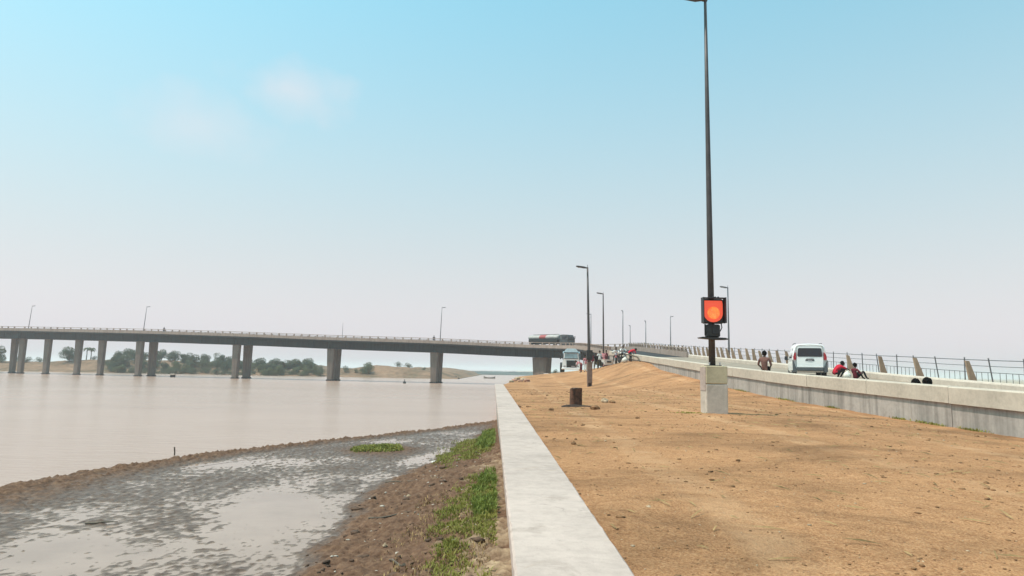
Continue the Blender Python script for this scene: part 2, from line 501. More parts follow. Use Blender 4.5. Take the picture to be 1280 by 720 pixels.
def asphalt():
    m, nt, b = new_mat('dusty_asphalt')
    v = wcoords(nt)
    c = ramp(nt, noise(nt, v, .8, 5, .6), [(.3, (.20, .155, .12)), (.7, (.34, .26, .195))])
    nt.links.new(c, b.inputs['Base Color']); b.inputs['Roughness'].default_value = .9
    bump(nt, b, noise(nt, v, 60, 2), .3, .01)
    return m
M_ASPH = asphalt()

# ------------------------------------------------------------------ road path (near edge of embankment and bridge)
_p = [(11.75, -12, -1.50), (11.70, 2, -1.22), (11.62, 12, -.96), (11.60, 15.4, -.89), (11.52, 21.8, -.74), (11.3, 25.6, -.63), (11.0, 35.8, -.21),
      (10.85, 52.6, .60), (11.0, 65, 1.15), (11.25, 78, 1.75), (11.3, 90, 2.40), (11.3, 105, 3.20), (11.3, 119.6, 3.85)]
for k in range(1, 8):
    a = 75.2 / 7 * k
    _p.append((-8.7 + 20 * math.cos(R(a)), 119.6 + 20 * math.sin(R(a)), 3.85 + (4.72 - 3.85) * k / 7))
_p += [(-15.3, 142, 5.2), (-38.2, 148, 5.72), (-61.5, 154.2, 6.45), (-87.4, 161, 7.05), (-124.6, 170.8, 7.6), (-200, 190.7, 8.3)]
_p = np.array(_p)
_s = np.concatenate([[0], np.cumsum(np.hypot(np.diff(_p[:, 0]), np.diff(_p[:, 1])))])
S_MAX = _s[-1]
_ss = np.arange(0, S_MAX, .5)
_px = np.interp(_ss, _s, _p[:, 0]); _py = np.interp(_ss, _s, _p[:, 1]); _pz = np.interp(_ss, _s, _p[:, 2]) + HC
def _smooth(a, n):
    pad = np.concatenate([np.linspace(a[0] - (a[n] - a[0]), a[0], n, endpoint=False), a, np.linspace(a[-1], 2 * a[-1] - a[-1 - n], n + 1)[1:]])
    k = np.ones(2 * n + 1) / (2 * n + 1)
    return np.convolve(pad, k, 'valid')
_px = _smooth(_px, 5); _py = _smooth(_py, 5); _pz = _smooth(_pz, 12)
_tx = np.gradient(_px, _ss); _ty = np.gradient(_py, _ss)
_l = np.hypot(_tx, _ty); _tx /= _l; _ty /= _l
def station(s):
    f = lambda a: float(np.interp(s, _ss, a))
    return f(_px), f(_py), f(_pz), f(_tx), f(_ty)
def pt(s, off, dz):
    x, y, z, tx, ty = station(s)
    return Vector((x + ty * off, y - tx * off, z + dz))
def s_at_y(y): return float(np.interp(y, _py[:400], _ss[:400]))
def s_at_u(u, lo):
    m = _ss > lo
    i = np.argmin(np.abs(_px[m] / _py[m] - u)); return float(_ss[m][i])
S_BR = s_at_y(78.0)            # the bridge begins here
def sweep(mb, s0, s1, prof, step=1.0, closed=True):
    n = max(1, int(math.ceil((s1 - s0) / step)))
    rings = [[pt(s0 + (s1 - s0) * i / n, o, dz) for o, dz in prof] for i in range(n + 1)]
    return mb.loft(rings, True, closed)

# ------------------------------------------------------------------ dirt terrain
CTRL = [(.6, -4, -1.13), (.6, 2, -1.13), (.5, 12, -1.13), (.2, 25, -1.12), (-.2, 38, -1.12), (-.6, 50, -1.12), (5.3, 10, -1.09), (5.3, 18, -1.035), (5.5, 26, -1.05),
        (3, 38, -1.12), (5.75, 50, -1.08), (8, 44, -.78), (10.9, 36, -.66), (10.95, 40, -.38), (10.9, 44.4, -.12), (10.85, 50, .22), (12.5, 44, 0), (12.5, 60, 1.1), (9.6, 54, .36), (9.4, 47, -.18), (11.2, 57, .92), (11.3, 26, -1.08), (11.5, 22, -1.19), (11.6, 15, -1.34), (11.7, 3, -1.5), (11.7, -6, -1.6), (5, -4, -1.2), (10.8, 53, .64),
        (10.2, 58, .80), (11, 66, 1.0), (9.1, 63, .52), (8, 66, .12), (6.6, 70, -.15), (4.2, 70, -.40), (1.6, 66, -.86), (-.5, 60, -1.15), (7.5, 88, -.22), (11, 80, .5), (3, 88, -.7), (11, 100, -.2), (0, 100, -1.5),
        (13, 20, -1.3), (13, 50, .4), (13, 70, 1.0), (8.3, 30, -1.02), (8.5, 52, -.25), (7.4, 58, -.35)]
_c = np.array(CTRL)
def _tps(r2): return np.where(r2 > 1e-9, r2 * np.log(np.maximum(r2, 1e-9)), 0)
_N = len(_c); _sy = .5
_P = np.stack([_c[:, 0], _c[:, 1] * _sy], 1)
_K = _tps(((_P[:, None] - _P[None]) ** 2).sum(-1)) + np.eye(_N) * .12
_A = np.zeros((_N + 3, _N + 3)); _A[:_N, :_N] = _K; _A[:_N, _N] = 1; _A[:_N, _N + 1:] = _P; _A[_N, :_N] = 1; _A[_N + 1:, :_N] = _P.T
_W = np.linalg.solve(_A, np.concatenate([_c[:, 2], [0, 0, 0]]))
def gz(X, Y):
    X = np.asarray(X, float); Y = np.asarray(Y, float); sh = X.shape
    q = np.stack([X.ravel(), Y.ravel() * _sy], 1)
    out = np.zeros(len(q))
    for i in range(0, len(q), 20000):
        qq = q[i:i + 20000]
        k = _tps(((qq[:, None] - _P[None]) ** 2).sum(-1))
        out[i:i + 20000] = k @ _W[:_N] + _W[_N] + qq @ _W[_N + 1:]
    z = out.reshape(sh) + HC
    z = z + .035 * fbm(X * .5, Y * .5, 3, 5) * sstep(.2, 1.5, X + 1) + .02 * fbm(X * 2.2, Y * 2.2, 3, 9)
    end = sstep(98, 116, Y)
    z = z * (1 - end) + (-.6) * end
    return z
def gz1(x, y): return float(gz(np.array([x]), np.array([y]))[0])
WALL_END = 51.3
def wall_x(Y): return .045 - (np.asarray(Y, float) - 3.5) * .0252   # left edge of the river wall
WALL_W = .635

ys = [-6.0]
while ys[-1] < 118: ys.append(ys[-1] + (.09 if ys[-1] < 14 else .09 + (ys[-1] - 14) * .012) if ys[-1] > 2.5 else ys[-1] + .5)
ys = np.array(ys); us = np.linspace(0, 1, 130)
xl = np.where(ys < WALL_END, wall_x(ys) + WALL_W * .5, wall_x(WALL_END) + WALL_W * .5 + (ys - WALL_END) * .07)
xr = np.interp(ys, _py[:300], _px[:300]) + .25
xr = np.where(ys > 78, 13 + (ys - 78) * .2, xr)
XX = xl[:, None] * (1 - us[None]) + xr[:, None] * us[None]; YY = np.repeat(ys[:, None], len(us), 1)
ZZ = gz(XX, YY)
me = np_mesh('dirt_ground', np.stack([XX, YY, ZZ], -1).reshape(-1, 3), grid_faces(*XX.shape), [M_SOIL], True)
tag(link_mesh('dirt_ground', me), kind='structure')
k_ = ys > WALL_END - .4                     # the cut bank beyond the end of the wall, down into the river
rows = [np.stack([xl[k_] + dx, ys[k_], np.where(np.isnan(zz), ZZ[k_, 0], zz)], -1) for dx, zz in ((0.0, np.full(k_.sum(), np.nan)), (-.06, ZZ[k_, 0] * .7), (-.13, ZZ[k_, 0] * .3), (-.2, np.full(k_.sum(), -.6)))]
tag(link_mesh('cut_bank', np_mesh('cut_bank', np.concatenate(rows), grid_faces(4, int(k_.sum())), [M_SOIL], True)), kind='structure')

# clods, pebbles and dry litter scattered over the dirt: nobody could count them
ico = bmesh.new(); bmesh.ops.create_icosphere(ico, subdivisions=1, radius=1.0)
ICO_V = np.array([v.co[:] for v in ico.verts]); ICO_F = np.array([[v.index for v in f.verts] for f in ico.faces]); ico.free()
def scatter_clods(name, X, Y, Z, size, mat, kind='stuff', flat=.55):
    n = len(X)
    V = ICO_V[None] * (1 + rng.uniform(-.35, .35, (n, len(ICO_V), 1)))
    sc = np.stack([size * rng.uniform(.8, 1.7, n), size * rng.uniform(.7, 1.2, n), size * flat * rng.uniform(.6, 1.2, n)], -1)
    V = V * sc[:, None]
    a = rng.uniform(0, 2 * np.pi, n); ca, sa = np.cos(a)[:, None], np.sin(a)[:, None]
    x = V[..., 0] * ca - V[..., 1] * sa; y = V[..., 0] * sa + V[..., 1] * ca
    P = np.stack([x + X[:, None], y + Y[:, None], V[..., 2] + Z[:, None] + (size * .12)[:, None]], -1)
    F = (ICO_F[None] + (np.arange(n) * len(ICO_V))[:, None, None]).reshape(-1, 3)
    o = link_mesh(name, np_mesh(name, P.reshape(-1, 3), F, [mat]))
    return tag(o, kind=kind)
n = 9000
Y = 3.0 + 38 * rng.uniform(0, 1, n) ** 1.6; X = wall_x(Y) + WALL_W + .05 + rng.uniform(0, 1, n) * (10.6 - wall_x(Y) - WALL_W)
clump = fbm(X * .45, Y * .45, 3, 21) + rng.uniform(-.25, .25, n)
keep = clump > -.12; X, Y = X[keep], Y[keep]
sz = np.minimum(.005 + rng.pareto(2.8, len(X)) * .006, .026) * (1 + .025 * Y)
o = scatter_clods('soil_clods', X, Y, gz(X, Y), sz, M_CLOD)
tag(o, 'loose clods and pebbles scattered over the dry orange soil', 'gravel')
n = 1800
Y = 3.2 + 34 * rng.uniform(0, 1, n) ** 1.6; X = wall_x(Y) + WALL_W + .1 + rng.uniform(0, 1, n) * (10.4 - wall_x(Y) - WALL_W)
sz = np.minimum(.004 + rng.pareto(3, n) * .004, .016) * (1 + .02 * Y)
tag(scatter_clods('pale_pebbles', X, Y, gz(X, Y), sz, M_STONE), 'small pale pebbles lying on the dry soil', 'gravel')
# straw bits
n = 420
Y = 3.0 + 30 * rng.uniform(0, 1, n) ** 1.5; X = wall_x(Y) + WALL_W + .08 + rng.uniform(0, 1, n) * 9.8
Z = gz(X, Y) + .008; a = rng.uniform(0, np.pi, n); L = rng.uniform(.03, .11, n) * (1 + .03 * Y); w = .0035 * (1 + .06 * Y)
dx, dy = np.cos(a) * L, np.sin(a) * L; wx, wy = -np.sin(a) * w, np.cos(a) * w
lift = rng.uniform(.004, .03, n)
V = np.stack([np.stack([X - dx - wx, Y - dy - wy, Z], -1), np.stack([X - dx + wx, Y - dy + wy, Z], -1), np.stack([X + dx + wx, Y + dy + wy, Z + lift], -1), np.stack([X + dx - wx, Y + dy - wy, Z + lift], -1), np.stack([X, Y, Z + lift * .6 + w * 2], -1)], 1)
F = (np.array([[0, 1, 4], [1, 2, 4], [2, 3, 4], [3, 0, 4]])[None] + (np.arange(n) * 5)[:, None, None]).reshape(-1, 3)
o = link_mesh('dry_litter', np_mesh('dry_litter', V.reshape(-1, 3), F, [M_STRAW]))
tag(o, 'bits of dry straw and twigs strewn on the soil', 'litter', kind='stuff')

# ------------------------------------------------------------------ water, plain, far shore
def sheet(name, x0, x1, y0, y1, z, mat):
    return tag(MB().add([(x0, y0, z), (x1, y0, z), (x1, y1, z), (x0, y1, z)], [(0, 1, 2, 3)]).build(name, mat, fix=False), kind='structure')
sheet('river_water', -7000, 14, -80, 12000, 0.0, M_WATER)
M_PLAIN = concrete('plain_soil', (.34, .26, .17), 0, .3)
o = MB().add([(14, -80, .02), (7000, -80, .6), (7000, 12000, .6), (14, 12000, .02)], [(0, 1, 2, 3)]).build('flood_plain', M_PLAIN, fix=False)
tag(o, kind='structure')

# ------------------------------------------------------------------ mud shore
BERM = np.array([(-13.2, 9.0, 1.3), (-11.6, 15.2, 1.25), (-11.0, 19.2, .75), (-9.5, 23.8, .55), (-7.1, 28.0, .45), (-3.9, 33.2, .42), (-1.2, 38.6, .55), (.5, 42, .7)])
XB_Y = [6, 10, 14, 17, 19.7, 22.4, 26, 31, 38, 44]; XB_X = [-3.0, -3.06, -3.2, -3.45, -3.0, -2.5, -2.0, -1.45, -.9, -.4]
def berm_dist(X, Y):
    best = np.full(X.shape, 1e9); wid = np.zeros(X.shape); side = np.zeros(X.shape)
    for (ax, ay, aw), (bx, by, bw) in zip(BERM[:-1], BERM[1:]):
        dx, dy = bx - ax, by - ay; t = np.clip(((X - ax) * dx + (Y - ay) * dy) / (dx * dx + dy * dy), 0, 1)
        qx, qy = X - ax - t * dx, Y - ay - t * dy; d = np.hypot(qx, qy)
        m = d < best
        best = np.where(m, d, best); wid = np.where(m, aw + t * (bw - aw), wid); side = np.where(m, np.sign(dx * qy - dy * qx), side)
    return best * side, wid          # side > 0: towards the river
def mud_z(X, Y):
    wob = fbm(X * .6, Y * .6, 3, 40)
    d, w = berm_dist(X, Y)
    d = d + .55 * wob * np.minimum(1, w) + .22 * fbm(X * 2.2, Y * 2.2, 3, 41)
    n_f = fbm(X * 4.2, Y * 3.6, 3, 43); n_ff = fbm(X * 11, Y * 8, 3, 44); n_l = fbm(X * .42, Y * .30, 3, 47)
    # pool floor hovering about the water level; the clear pools are where it dips
    far = sstep(15, 24, Y)
    pool = .019 - .005 * far + .040 * (n_l + .12 * sstep(-6, -11, X) - .10) + .036 * n_f + (.042 + .02 * far) * n_ff
    clear = np.exp(-(((X + 4.7 + .22 * (Y - 14)) / 1.05) ** 2 + ((Y - 14.4) / 3.0) ** 2)) + .9 * np.exp(-(((X + 7.0) / 1.1) ** 2 + ((Y - 11.4) / 1.5) ** 2)) + .7 * np.exp(-(((X + 2.7) / .8) ** 2 + ((Y - 24.0) / 2.2) ** 2)) + .8 * np.exp(-(((X + 9.3) / 1.4) ** 2 + ((Y - 21.0) / .8) ** 2))
    pool = pool - .040 * clear
    ridge = .085 * np.exp(-(d / (w * .95)) ** 2) * (1 + 1.3 * n_f + .5 * n_ff)
    out = sstep(.3, 2.0, d / np.maximum(w, .3))
    z = pool * (1 - out) + ridge - .55 * out
    # the islet
    isl = np.exp(-(((X + 4.5) / 1.15) ** 2 + ((Y - 25.2) / 1.35) ** 2))
    z = z + .11 * isl
    # bank rising to the wall
    xb = np.interp(Y, XB_Y, XB_X) + .55 * fbm(X * .9, Y * .9, 3, 50) + .12 * n_f
    inl = (X - xb)
    bank = .40 * sstep(-.1, 2.9, inl) + .085 * sstep(-.3, .5, inl)
    rough = (.05 * n_f + .035 * n_ff + .07 * fbm(X * 1.6, Y * 1.6, 3, 52)) * sstep(-.3, .8, inl)
    return z + bank + rough * (1 - out)
xs = np.arange(-17.0, .35, .05); ysm = np.concatenate([np.arange(7.0, 16, .05), np.arange(16, 30, .075), np.arange(30, 52.5, .12)])
XM, YM = np.meshgrid(xs, ysm)
ZM = mud_z(XM, YM)
ZM = ZM - 1.2 * sstep(-15.5, -17, XM) * 0
me = np_mesh('mud_shore', np.stack([XM, YM, ZM], -1).reshape(-1, 3), grid_faces(*XM.shape), [M_MUD], True)
tag(link_mesh('mud_shore', me), kind='structure')
n = 480
Y = 8.5 + 16 * rng.uniform(0, 1, n) ** 1.4; xb = np.interp(Y, XB_Y, XB_X); X = xb + (wall_x(Y) - xb) * rng.uniform(-.05, .96, n)
sz = np.minimum(.012 + rng.pareto(2.2, n) * .014, .085)
M_MCLOD = plain('mud_clod', (.10, .056, .035), .8, 0, .45, 7, .3)
tag(scatter_clods('mud_clods', X, Y, mud_z(X, Y), sz, M_MCLOD), 'dark clods of mud littering the shore by the wall', 'mud', kind='stuff')
n = 110
Y = 9 + 14 * rng.uniform(0, 1, n); xb = np.interp(Y, XB_Y, XB_X); X = xb + (wall_x(Y) - xb) * rng.uniform(.05, .9, n)
sz = rng.uniform(.012, .04, n)
tag(scatter_clods('shore_pebbles', X, Y, mud_z(X, Y), sz, plain('shore_pebble', (.42, .36, .30), .8, 0, .3, 5)), 'pale pebbles and shells on the muddy shore', 'gravel', kind='stuff')

m_, nt_, b_ = new_mat('still_pool_water')
nt_.links.new(ramp(nt_, noise(nt_, wcoords(nt_), .5, 4, .6), [(.35, (.27, .178, .135)), (.65, (.34, .23, .178))]), b_.inputs['Base Color'])
b_.inputs['Roughness'].default_value = .10; b_.inputs['IOR'].default_value = 1.333
bump(nt_, b_, noise(nt_, wcoords(nt_, (.7, 1.3, 1)), 3.0, 3), .12, .03)
pl = [(a[0], a[1], .004) for a in BERM] + [(.3, 42, .004), (.3, 6.5, .004), (-14.5, 6.5, .004)]
o = MB().add(pl, [tuple(reversed(range(len(pl))))]).build('shore_pool', m_, fix=False); tag(o, kind='structure')
# ------------------------------------------------------------------ grass by the river wall
def grass_patch(name, X, Y, Z, h, mat, label, width=.010):
    n = len(X); a = rng.uniform(0, 2 * np.pi, n); lean = rng.uniform(.15, 1.1, n) * h
    ux, uy = np.cos(a), np.sin(a); w = width * rng.uniform(.6, 1.6, n)
    b = np.stack([X, Y, Z - .01], -1)
    m_ = b + np.stack([ux * lean * .4, uy * lean * .4, h * .62], -1); t = b + np.stack([ux * lean, uy * lean, h * rng.uniform(.7, 1.05, n)], -1)
    s_ = np.stack([-uy * w, ux * w, np.zeros(n)], -1)
    V = np.stack([b - s_ * .6, b + s_ * .6, m_ + s_, m_ - s_, t], 1)
    k = np.arange(n) * 5
    F3 = np.concatenate([np.stack([k, k + 1, k + 2], -1), np.stack([k, k + 2, k + 3], -1), np.stack([k + 3, k + 2, k + 4], -1)])
    o = link_mesh(name, np_mesh(name, V.reshape(-1, 3), F3, [mat]))
    return tag(o, label, 'grass', kind='stuff')
def patch_pts(n, cx, cy, rx, ry, thr=-.2, seed=60, xmax=None):
    X = cx + rx * rng.uniform(-1.2, 1.2, n); Y = cy + ry * rng.uniform(-1.2, 1.2, n)
    e = ((X - cx) / rx) ** 2 + ((Y - cy) / ry) ** 2 + .9 * fbm(X * 1.1, Y * .8, 3, seed + 3)
    k = (e + rng.uniform(-.25, .25, n) < .9) & (fbm(X * 1.5, Y * 1.1, 3, seed) + rng.uniform(-.15, .15, n) > thr) & (X < wall_x(Y) - .03) & (mud_z(X, Y) > .015)
    return X[k], Y[k]
def do_patch(name, label, n, cx, cy, rx, ry, h0, h1, mat, thr=-.2, seed=60, width=.012):
    X, Y = patch_pts(n, cx, cy, rx, ry, thr, seed)
    h = rng.uniform(h0, h1, len(X)) * (1 + .8 * fbm(X * 2, Y * 2, 2, seed + 5))
    return grass_patch(name, X, Y, mud_z(X, Y), np.maximum(h, .015), mat, label, width)
do_patch('grass_patch', 'large yellow green grass patch on mud against the river wall', 36000, -.62, 12.6, .68, 4.4, .025, .10, M_GRASS, -.02, 60, .007)
do_patch('grass_patch', 'dry straw coloured grass thinly spread over the shore by the wall', 9000, -1.0, 11.5, .9, 4.6, .02, .09, M_STRAW, .0, 64, .006)
do_patch('grass_patch', 'dark lush weeds crowded against the near river wall', 9000, -.40, 14.8, .32, 2.8, .06, .19, M_GRASS2, -.15, 70, .010)
do_patch('grass_patch', 'yellowish grass mat farther along the river wall', 22000, -1.55, 24.6, 1.05, 4.6, .03, .10, M_GRASS, -.15, 80, .011)
do_patch('grass_patch', 'dark green weeds at the wall beyond the grass mat', 9000, -.82, 28.0, .42, 5.0, .08, .22, M_GRASS2, -.1, 90, .014)
do_patch('grass_patch', 'small grassy islet standing in the muddy shallows', 7000, -4.75, 25.2, .95, 1.0, .05, .14, M_GRASS, -.5, 95, .018)

def scrap(name, x, y, w, d, mat, label, cat, seed):
    rnd = random.Random(seed); mb = MB(); n = 7; rings = []
    for i in range(n):
        f = i / (n - 1) - .5; k = (1 - (2 * abs(f)) ** 3) * rnd.uniform(.75, 1.1) + .1
        h = rnd.uniform(.0, .05)
        rings.append([Vector((f * w, -d / 2 * k, .005 + h * .3)), Vector((f * w, 0, .02 + h)), Vector((f * w, d / 2 * k, .005 + h * .2)), Vector((f * w, 0, .006 + h))])
    mb.loft(rings, True); o = mb.build(name, mat)
    o.location = (x, y, float(mud_z(np.array([x]), np.array([y]))[0]) + .01); o.rotation_euler = (0, 0, rnd.uniform(0, 3)); return tag(o, label, cat)
scrap('plastic_scrap', -2.35, 22.2, .36, .20, M_SACK, 'white scrap of plastic on the mud near the grass mat', 'litter', 1)
scrap('plastic_scrap', -2.15, 15.2, .16, .10, M_STONE, 'small pale scrap lying on brown mud below the islet', 'litter', 2)
scrap('plastic_scrap', -1.9, 11.0, .12, .08, M_STONE, 'tiny pale scrap on mud at the picture bottom', 'litter', 3)
for i, (x, y, L, a, lab) in enumerate(((-2.3, 13.4, .7, .4, 'thin driftwood stick on the bare mud'), (-1.55, 9.9, .5, 2.2, 'short driftwood stick near the dry sand'), (-2.8, 18.0, .8, -.3, 'driftwood stick at the mud edge by the pool'), (-7.6, 13.2, .55, .1, 'dark waterlogged stick lying in the shallow pool'))):
    p0 = [Vector((x + math.cos(a) * L * (f - .5) + .03 * math.sin(7 * f), y + math.sin(a) * L * (f - .5), float(mud_z(np.array([x + math.cos(a) * L * (f - .5)]), np.array([y + math.sin(a) * L * (f - .5)]))[0]) + .02)) for f in (0, .3, .6, 1)]
    if i == 3:
        for q_ in p0: q_.z = max(q_.z, .012)
    tag(MB().tube(p0, [.022, .02, .016, .008], 6).build('driftwood_stick', M_BARK), lab, 'driftwood')
# ------------------------------------------------------------------ river wall
rw = empty('river_wall', (float(wall_x(25)) + .3, 25, 0), 0, 'pale concrete river wall with broad flat top running along the mud', 'wall')
ORG = rw.location.copy()
TOPZ = HC - 1.05
def along(y, off): return Vector((float(wall_x(y)) + off, y, 0))
ends = [-4.0, 2.0, 8.0, 14.0, 20.0, 26.0, 32.0, 38.0, 44.0, WALL_END]
for y0, y1 in zip(ends[:-1], ends[1:]):
    mb = MB(); g = .007; b = .014
    prof = [(0, -.11), (.12, -.16), (WALL_W, -.16), (WALL_W, -b), (WALL_W - b, 0), (b, 0), (0, -b)]
    zt = TOPZ + random.uniform(-.002, .002)
    ny = int((y1 - y0) / .11)
    jit = lambda dz: Vector((random.gauss(0, .0022), random.gauss(0, .002), random.gauss(0, .0016) - (random.random() < .06) * random.uniform(.002, .012))) if dz > -.05 else Vector((0, 0, 0))
    mb.loft([[along(y0 + g + (y1 - y0 - 2 * g) * i / ny, o_) + Vector((0, 0, zt + dz)) + jit(dz) for o_, dz in prof] for i in range(ny + 1)], True)
    mb.build('top_slab', M_COPE_R, rw, ORG)
mb = MB()
prof = [(.15, -.6), (WALL_W - .03, -.6), (WALL_W - .03, TOPZ - .162), (.15, TOPZ - .162)]
mb.loft([[along(y, o_) + Vector((0, 0, dz)) for o_, dz in prof] for y in (-4.0, WALL_END - .02)], True)
mb.build('wall_stem', M_WALL, rw, ORG)
# tufts of weed at the foot of the retaining wall
Y = np.concatenate([rng.normal(c, w, n_) for c, w, n_ in ((19.0, .35, 160), (20.4, .2, 120), (24.3, .25, 120), (28, .4, 120), (17.3, .3, 120), (33, .5, 120))])
X = np.interp(Y, _py[:300], _px[:300]) - .02 - np.abs(rng.normal(0, .07, len(Y)))
grass_patch('weed_tufts', X, Y, gz(X, Y), rng.uniform(.02, .10, len(Y)), M_GRASS, 'thin weed tufts at the foot of the streaked retaining wall', .010)
X, Y = 4.75 + rng.normal(0, .22, 260), 18.3 + rng.normal(0, .12, 260)
grass_patch('weed_tufts', X, Y, gz(X, Y), rng.uniform(.01, .05, 260), M_GRASS, 'sparse dry weeds on the soil left of the concrete plinth', .010)
# second, farther length of river wall beyond the dip
o = empty('river_wall', (3.0, 84, 0), 0, 'short far length of white concrete river wall beyond the dirt rise', 'wall')
mb = MB()
mb.loft([[Vector(p) for p in ((x, y, z0), (x + .65, y, z0), (x + .65, y, z1), (x, y, z1))] for x, y, z0, z1 in ((3.0, 78, .5, HC - .98), (4.4, 86, .8, HC - .42), (4.7, 98, .8, HC - .38))], True)
mb.build('wall_stem', M_COPE_R, o, o.location)

# ------------------------------------------------------------------ embankment wall, road, kerb
rt = empty('retaining_wall', tuple(pt(s_at_y(30), .2, -1.5)), 0, 'long streaked concrete retaining wall with beige coping beside the road', 'wall')
ORG = rt.location.copy()
TOP = .60
s = s_at_y(2.1); joints = []
while s < S_BR - 2: joints.append(s); s += 4.0
joints.append(S_BR)
for s0, s1 in zip(joints[:-1], joints[1:]):
    g = .010; b = .03; d = random.uniform(-.006, .006)
    prof = [(-.07, TOP - .44), (.30, TOP - .44), (.30, TOP - b), (.30 - b, TOP), (-.07 + b, TOP), (-.07, TOP - b)]
    prof = [(o_ + d * .6, z + d) for o_, z in prof]
    sweep(MB(), s0 + g, s1 - g, prof).build('coping', M_COPE, rt, ORG)
    d = random.uniform(-.008, .008)
    prof = [(.0 + d, -1.9), (.26, -1.9), (.26, TOP - .443), (.0 + d, TOP - .443)]
    sweep(MB(), s0 + .006, s1 - .006, prof).build('wall_panel', M_WALL, rt, ORG)
# road and the earth body under it
S0 = s_at_y(-11)
mb = sweep(MB(), S0, S_BR - .05, [(.28, -3.2), (9.3, -3.2), (9.3, -.004), (9.0, 0), (.6, 0), (.28, 0)], 2.0)
o = mb.build('road', M_ASPH, smooth=False); tag(o, kind='structure')
sweep_o = sweep(MB(), S0, S_BR, [(9.32, .02), (10.6, .0), (15.5, -3.3), (9.32, -3.3)], 2.0).build('embankment_slope', M_SOIL)
tag(sweep_o, kind='structure')
kb = empty('kerb_barrier', tuple(pt(s_at_y(32), 9.1, 0)), 0, 'low rounded beige barrier along the far side of the road', 'barrier')
ORG = kb.location.copy()
s = s_at_y(8)
while s < S_BR - .5:
    e = min(s + 5.0, S_BR)
    sweep(MB(), s + .008, e - .008, [(8.92, .005), (9.28, .005), (9.28, .26), (9.24, .32), (9.16, .345), (9.04, .345), (8.96, .32), (8.92, .26)]).build('barrier_block', M_KERB, kb, ORG)
    s += 5.0

# ------------------------------------------------------------------ railing with leaning fins on the far side of the road
rl = empty('roadside_railing', tuple(pt(s_at_y(40), 9.7, 0)), 0, 'steel rail fence with leaning brown concrete fins on the road edge', 'railing')
ORG = rl.location.copy()
def fin_mesh():
    mb = MB()
    poly = [(-.20, 0), (.19, 0), (-.20, 1.26), (-.36, 1.28)]
    mb.prism(poly, -.05, .05)
    o = mb.build('fin_post', M_FIN); me = o.data; bpy.data.objects.remove(o); return me
FIN = fin_mesh()
mb = MB(); mb.box((0, 0, .66), (.038, .038, 1.32)); mb.box((0, 0, 1.34), (.05, .05, .02)); mb.box((0, 0, .015), (.14, .14, .03))
_o = mb.build('rail_post', M_RAIL); POST = _o.data; bpy.data.objects.remove(_o)
mb = MB(); mb.box((0, 0, .36), (.016, .016, .70))
_o = mb.build('baluster', M_RAIL); BAL = _o.data; bpy.data.objects.remove(_o)
S_F0, S_F1 = s_at_y(20), s_at_y(119)
s = S_F0; k = 0
while s < S_F1:
    p = pt(s, 9.72, .0); _, _, _, tx, ty = station(s)
    rz = math.atan2(-tx, ty)
    if k % 2 == 0 or s > s_at_y(46):
        q = pt(s + random.uniform(-.2, .2), 9.70, 0)
        f = link_mesh('fin_post', FIN, rl, q - ORG); f.rotation_euler = (random.uniform(-.05, .05), random.uniform(-.06, .06), rz); f.scale = (1, 1, random.uniform(.92, 1.04))
    q = pt(s + .55, 9.78, 0)
    f = link_mesh('rail_post', POST, rl, q - ORG); f.rotation_euler = (random.uniform(-.03, .03), random.choice((0, 0, 0, -.12)) + random.uniform(-.03, .03), rz)
    if s < s_at_y(60):
        for j in range(4):
            q = pt(s + .55 + .36 * (j + 1), 9.80, 0); f = link_mesh('baluster', BAL, rl, q - ORG); f.rotation_euler = (0, random.uniform(-.02, .02), rz)
    s += 1.8; k += 1
for h, r in ((1.24, .019), (.98, .014), (.70, .014)):
    s = S_F0
    while s < S_F1:
        e = min(s + 7.2, S_F1)
        MB().tube([pt(s + (e - s) * i / 4, 9.80, h + random.uniform(-.008, .008)) for i in range(5)], r, 5).build('rail', M_RAIL, rl, ORG)
        s += 7.2

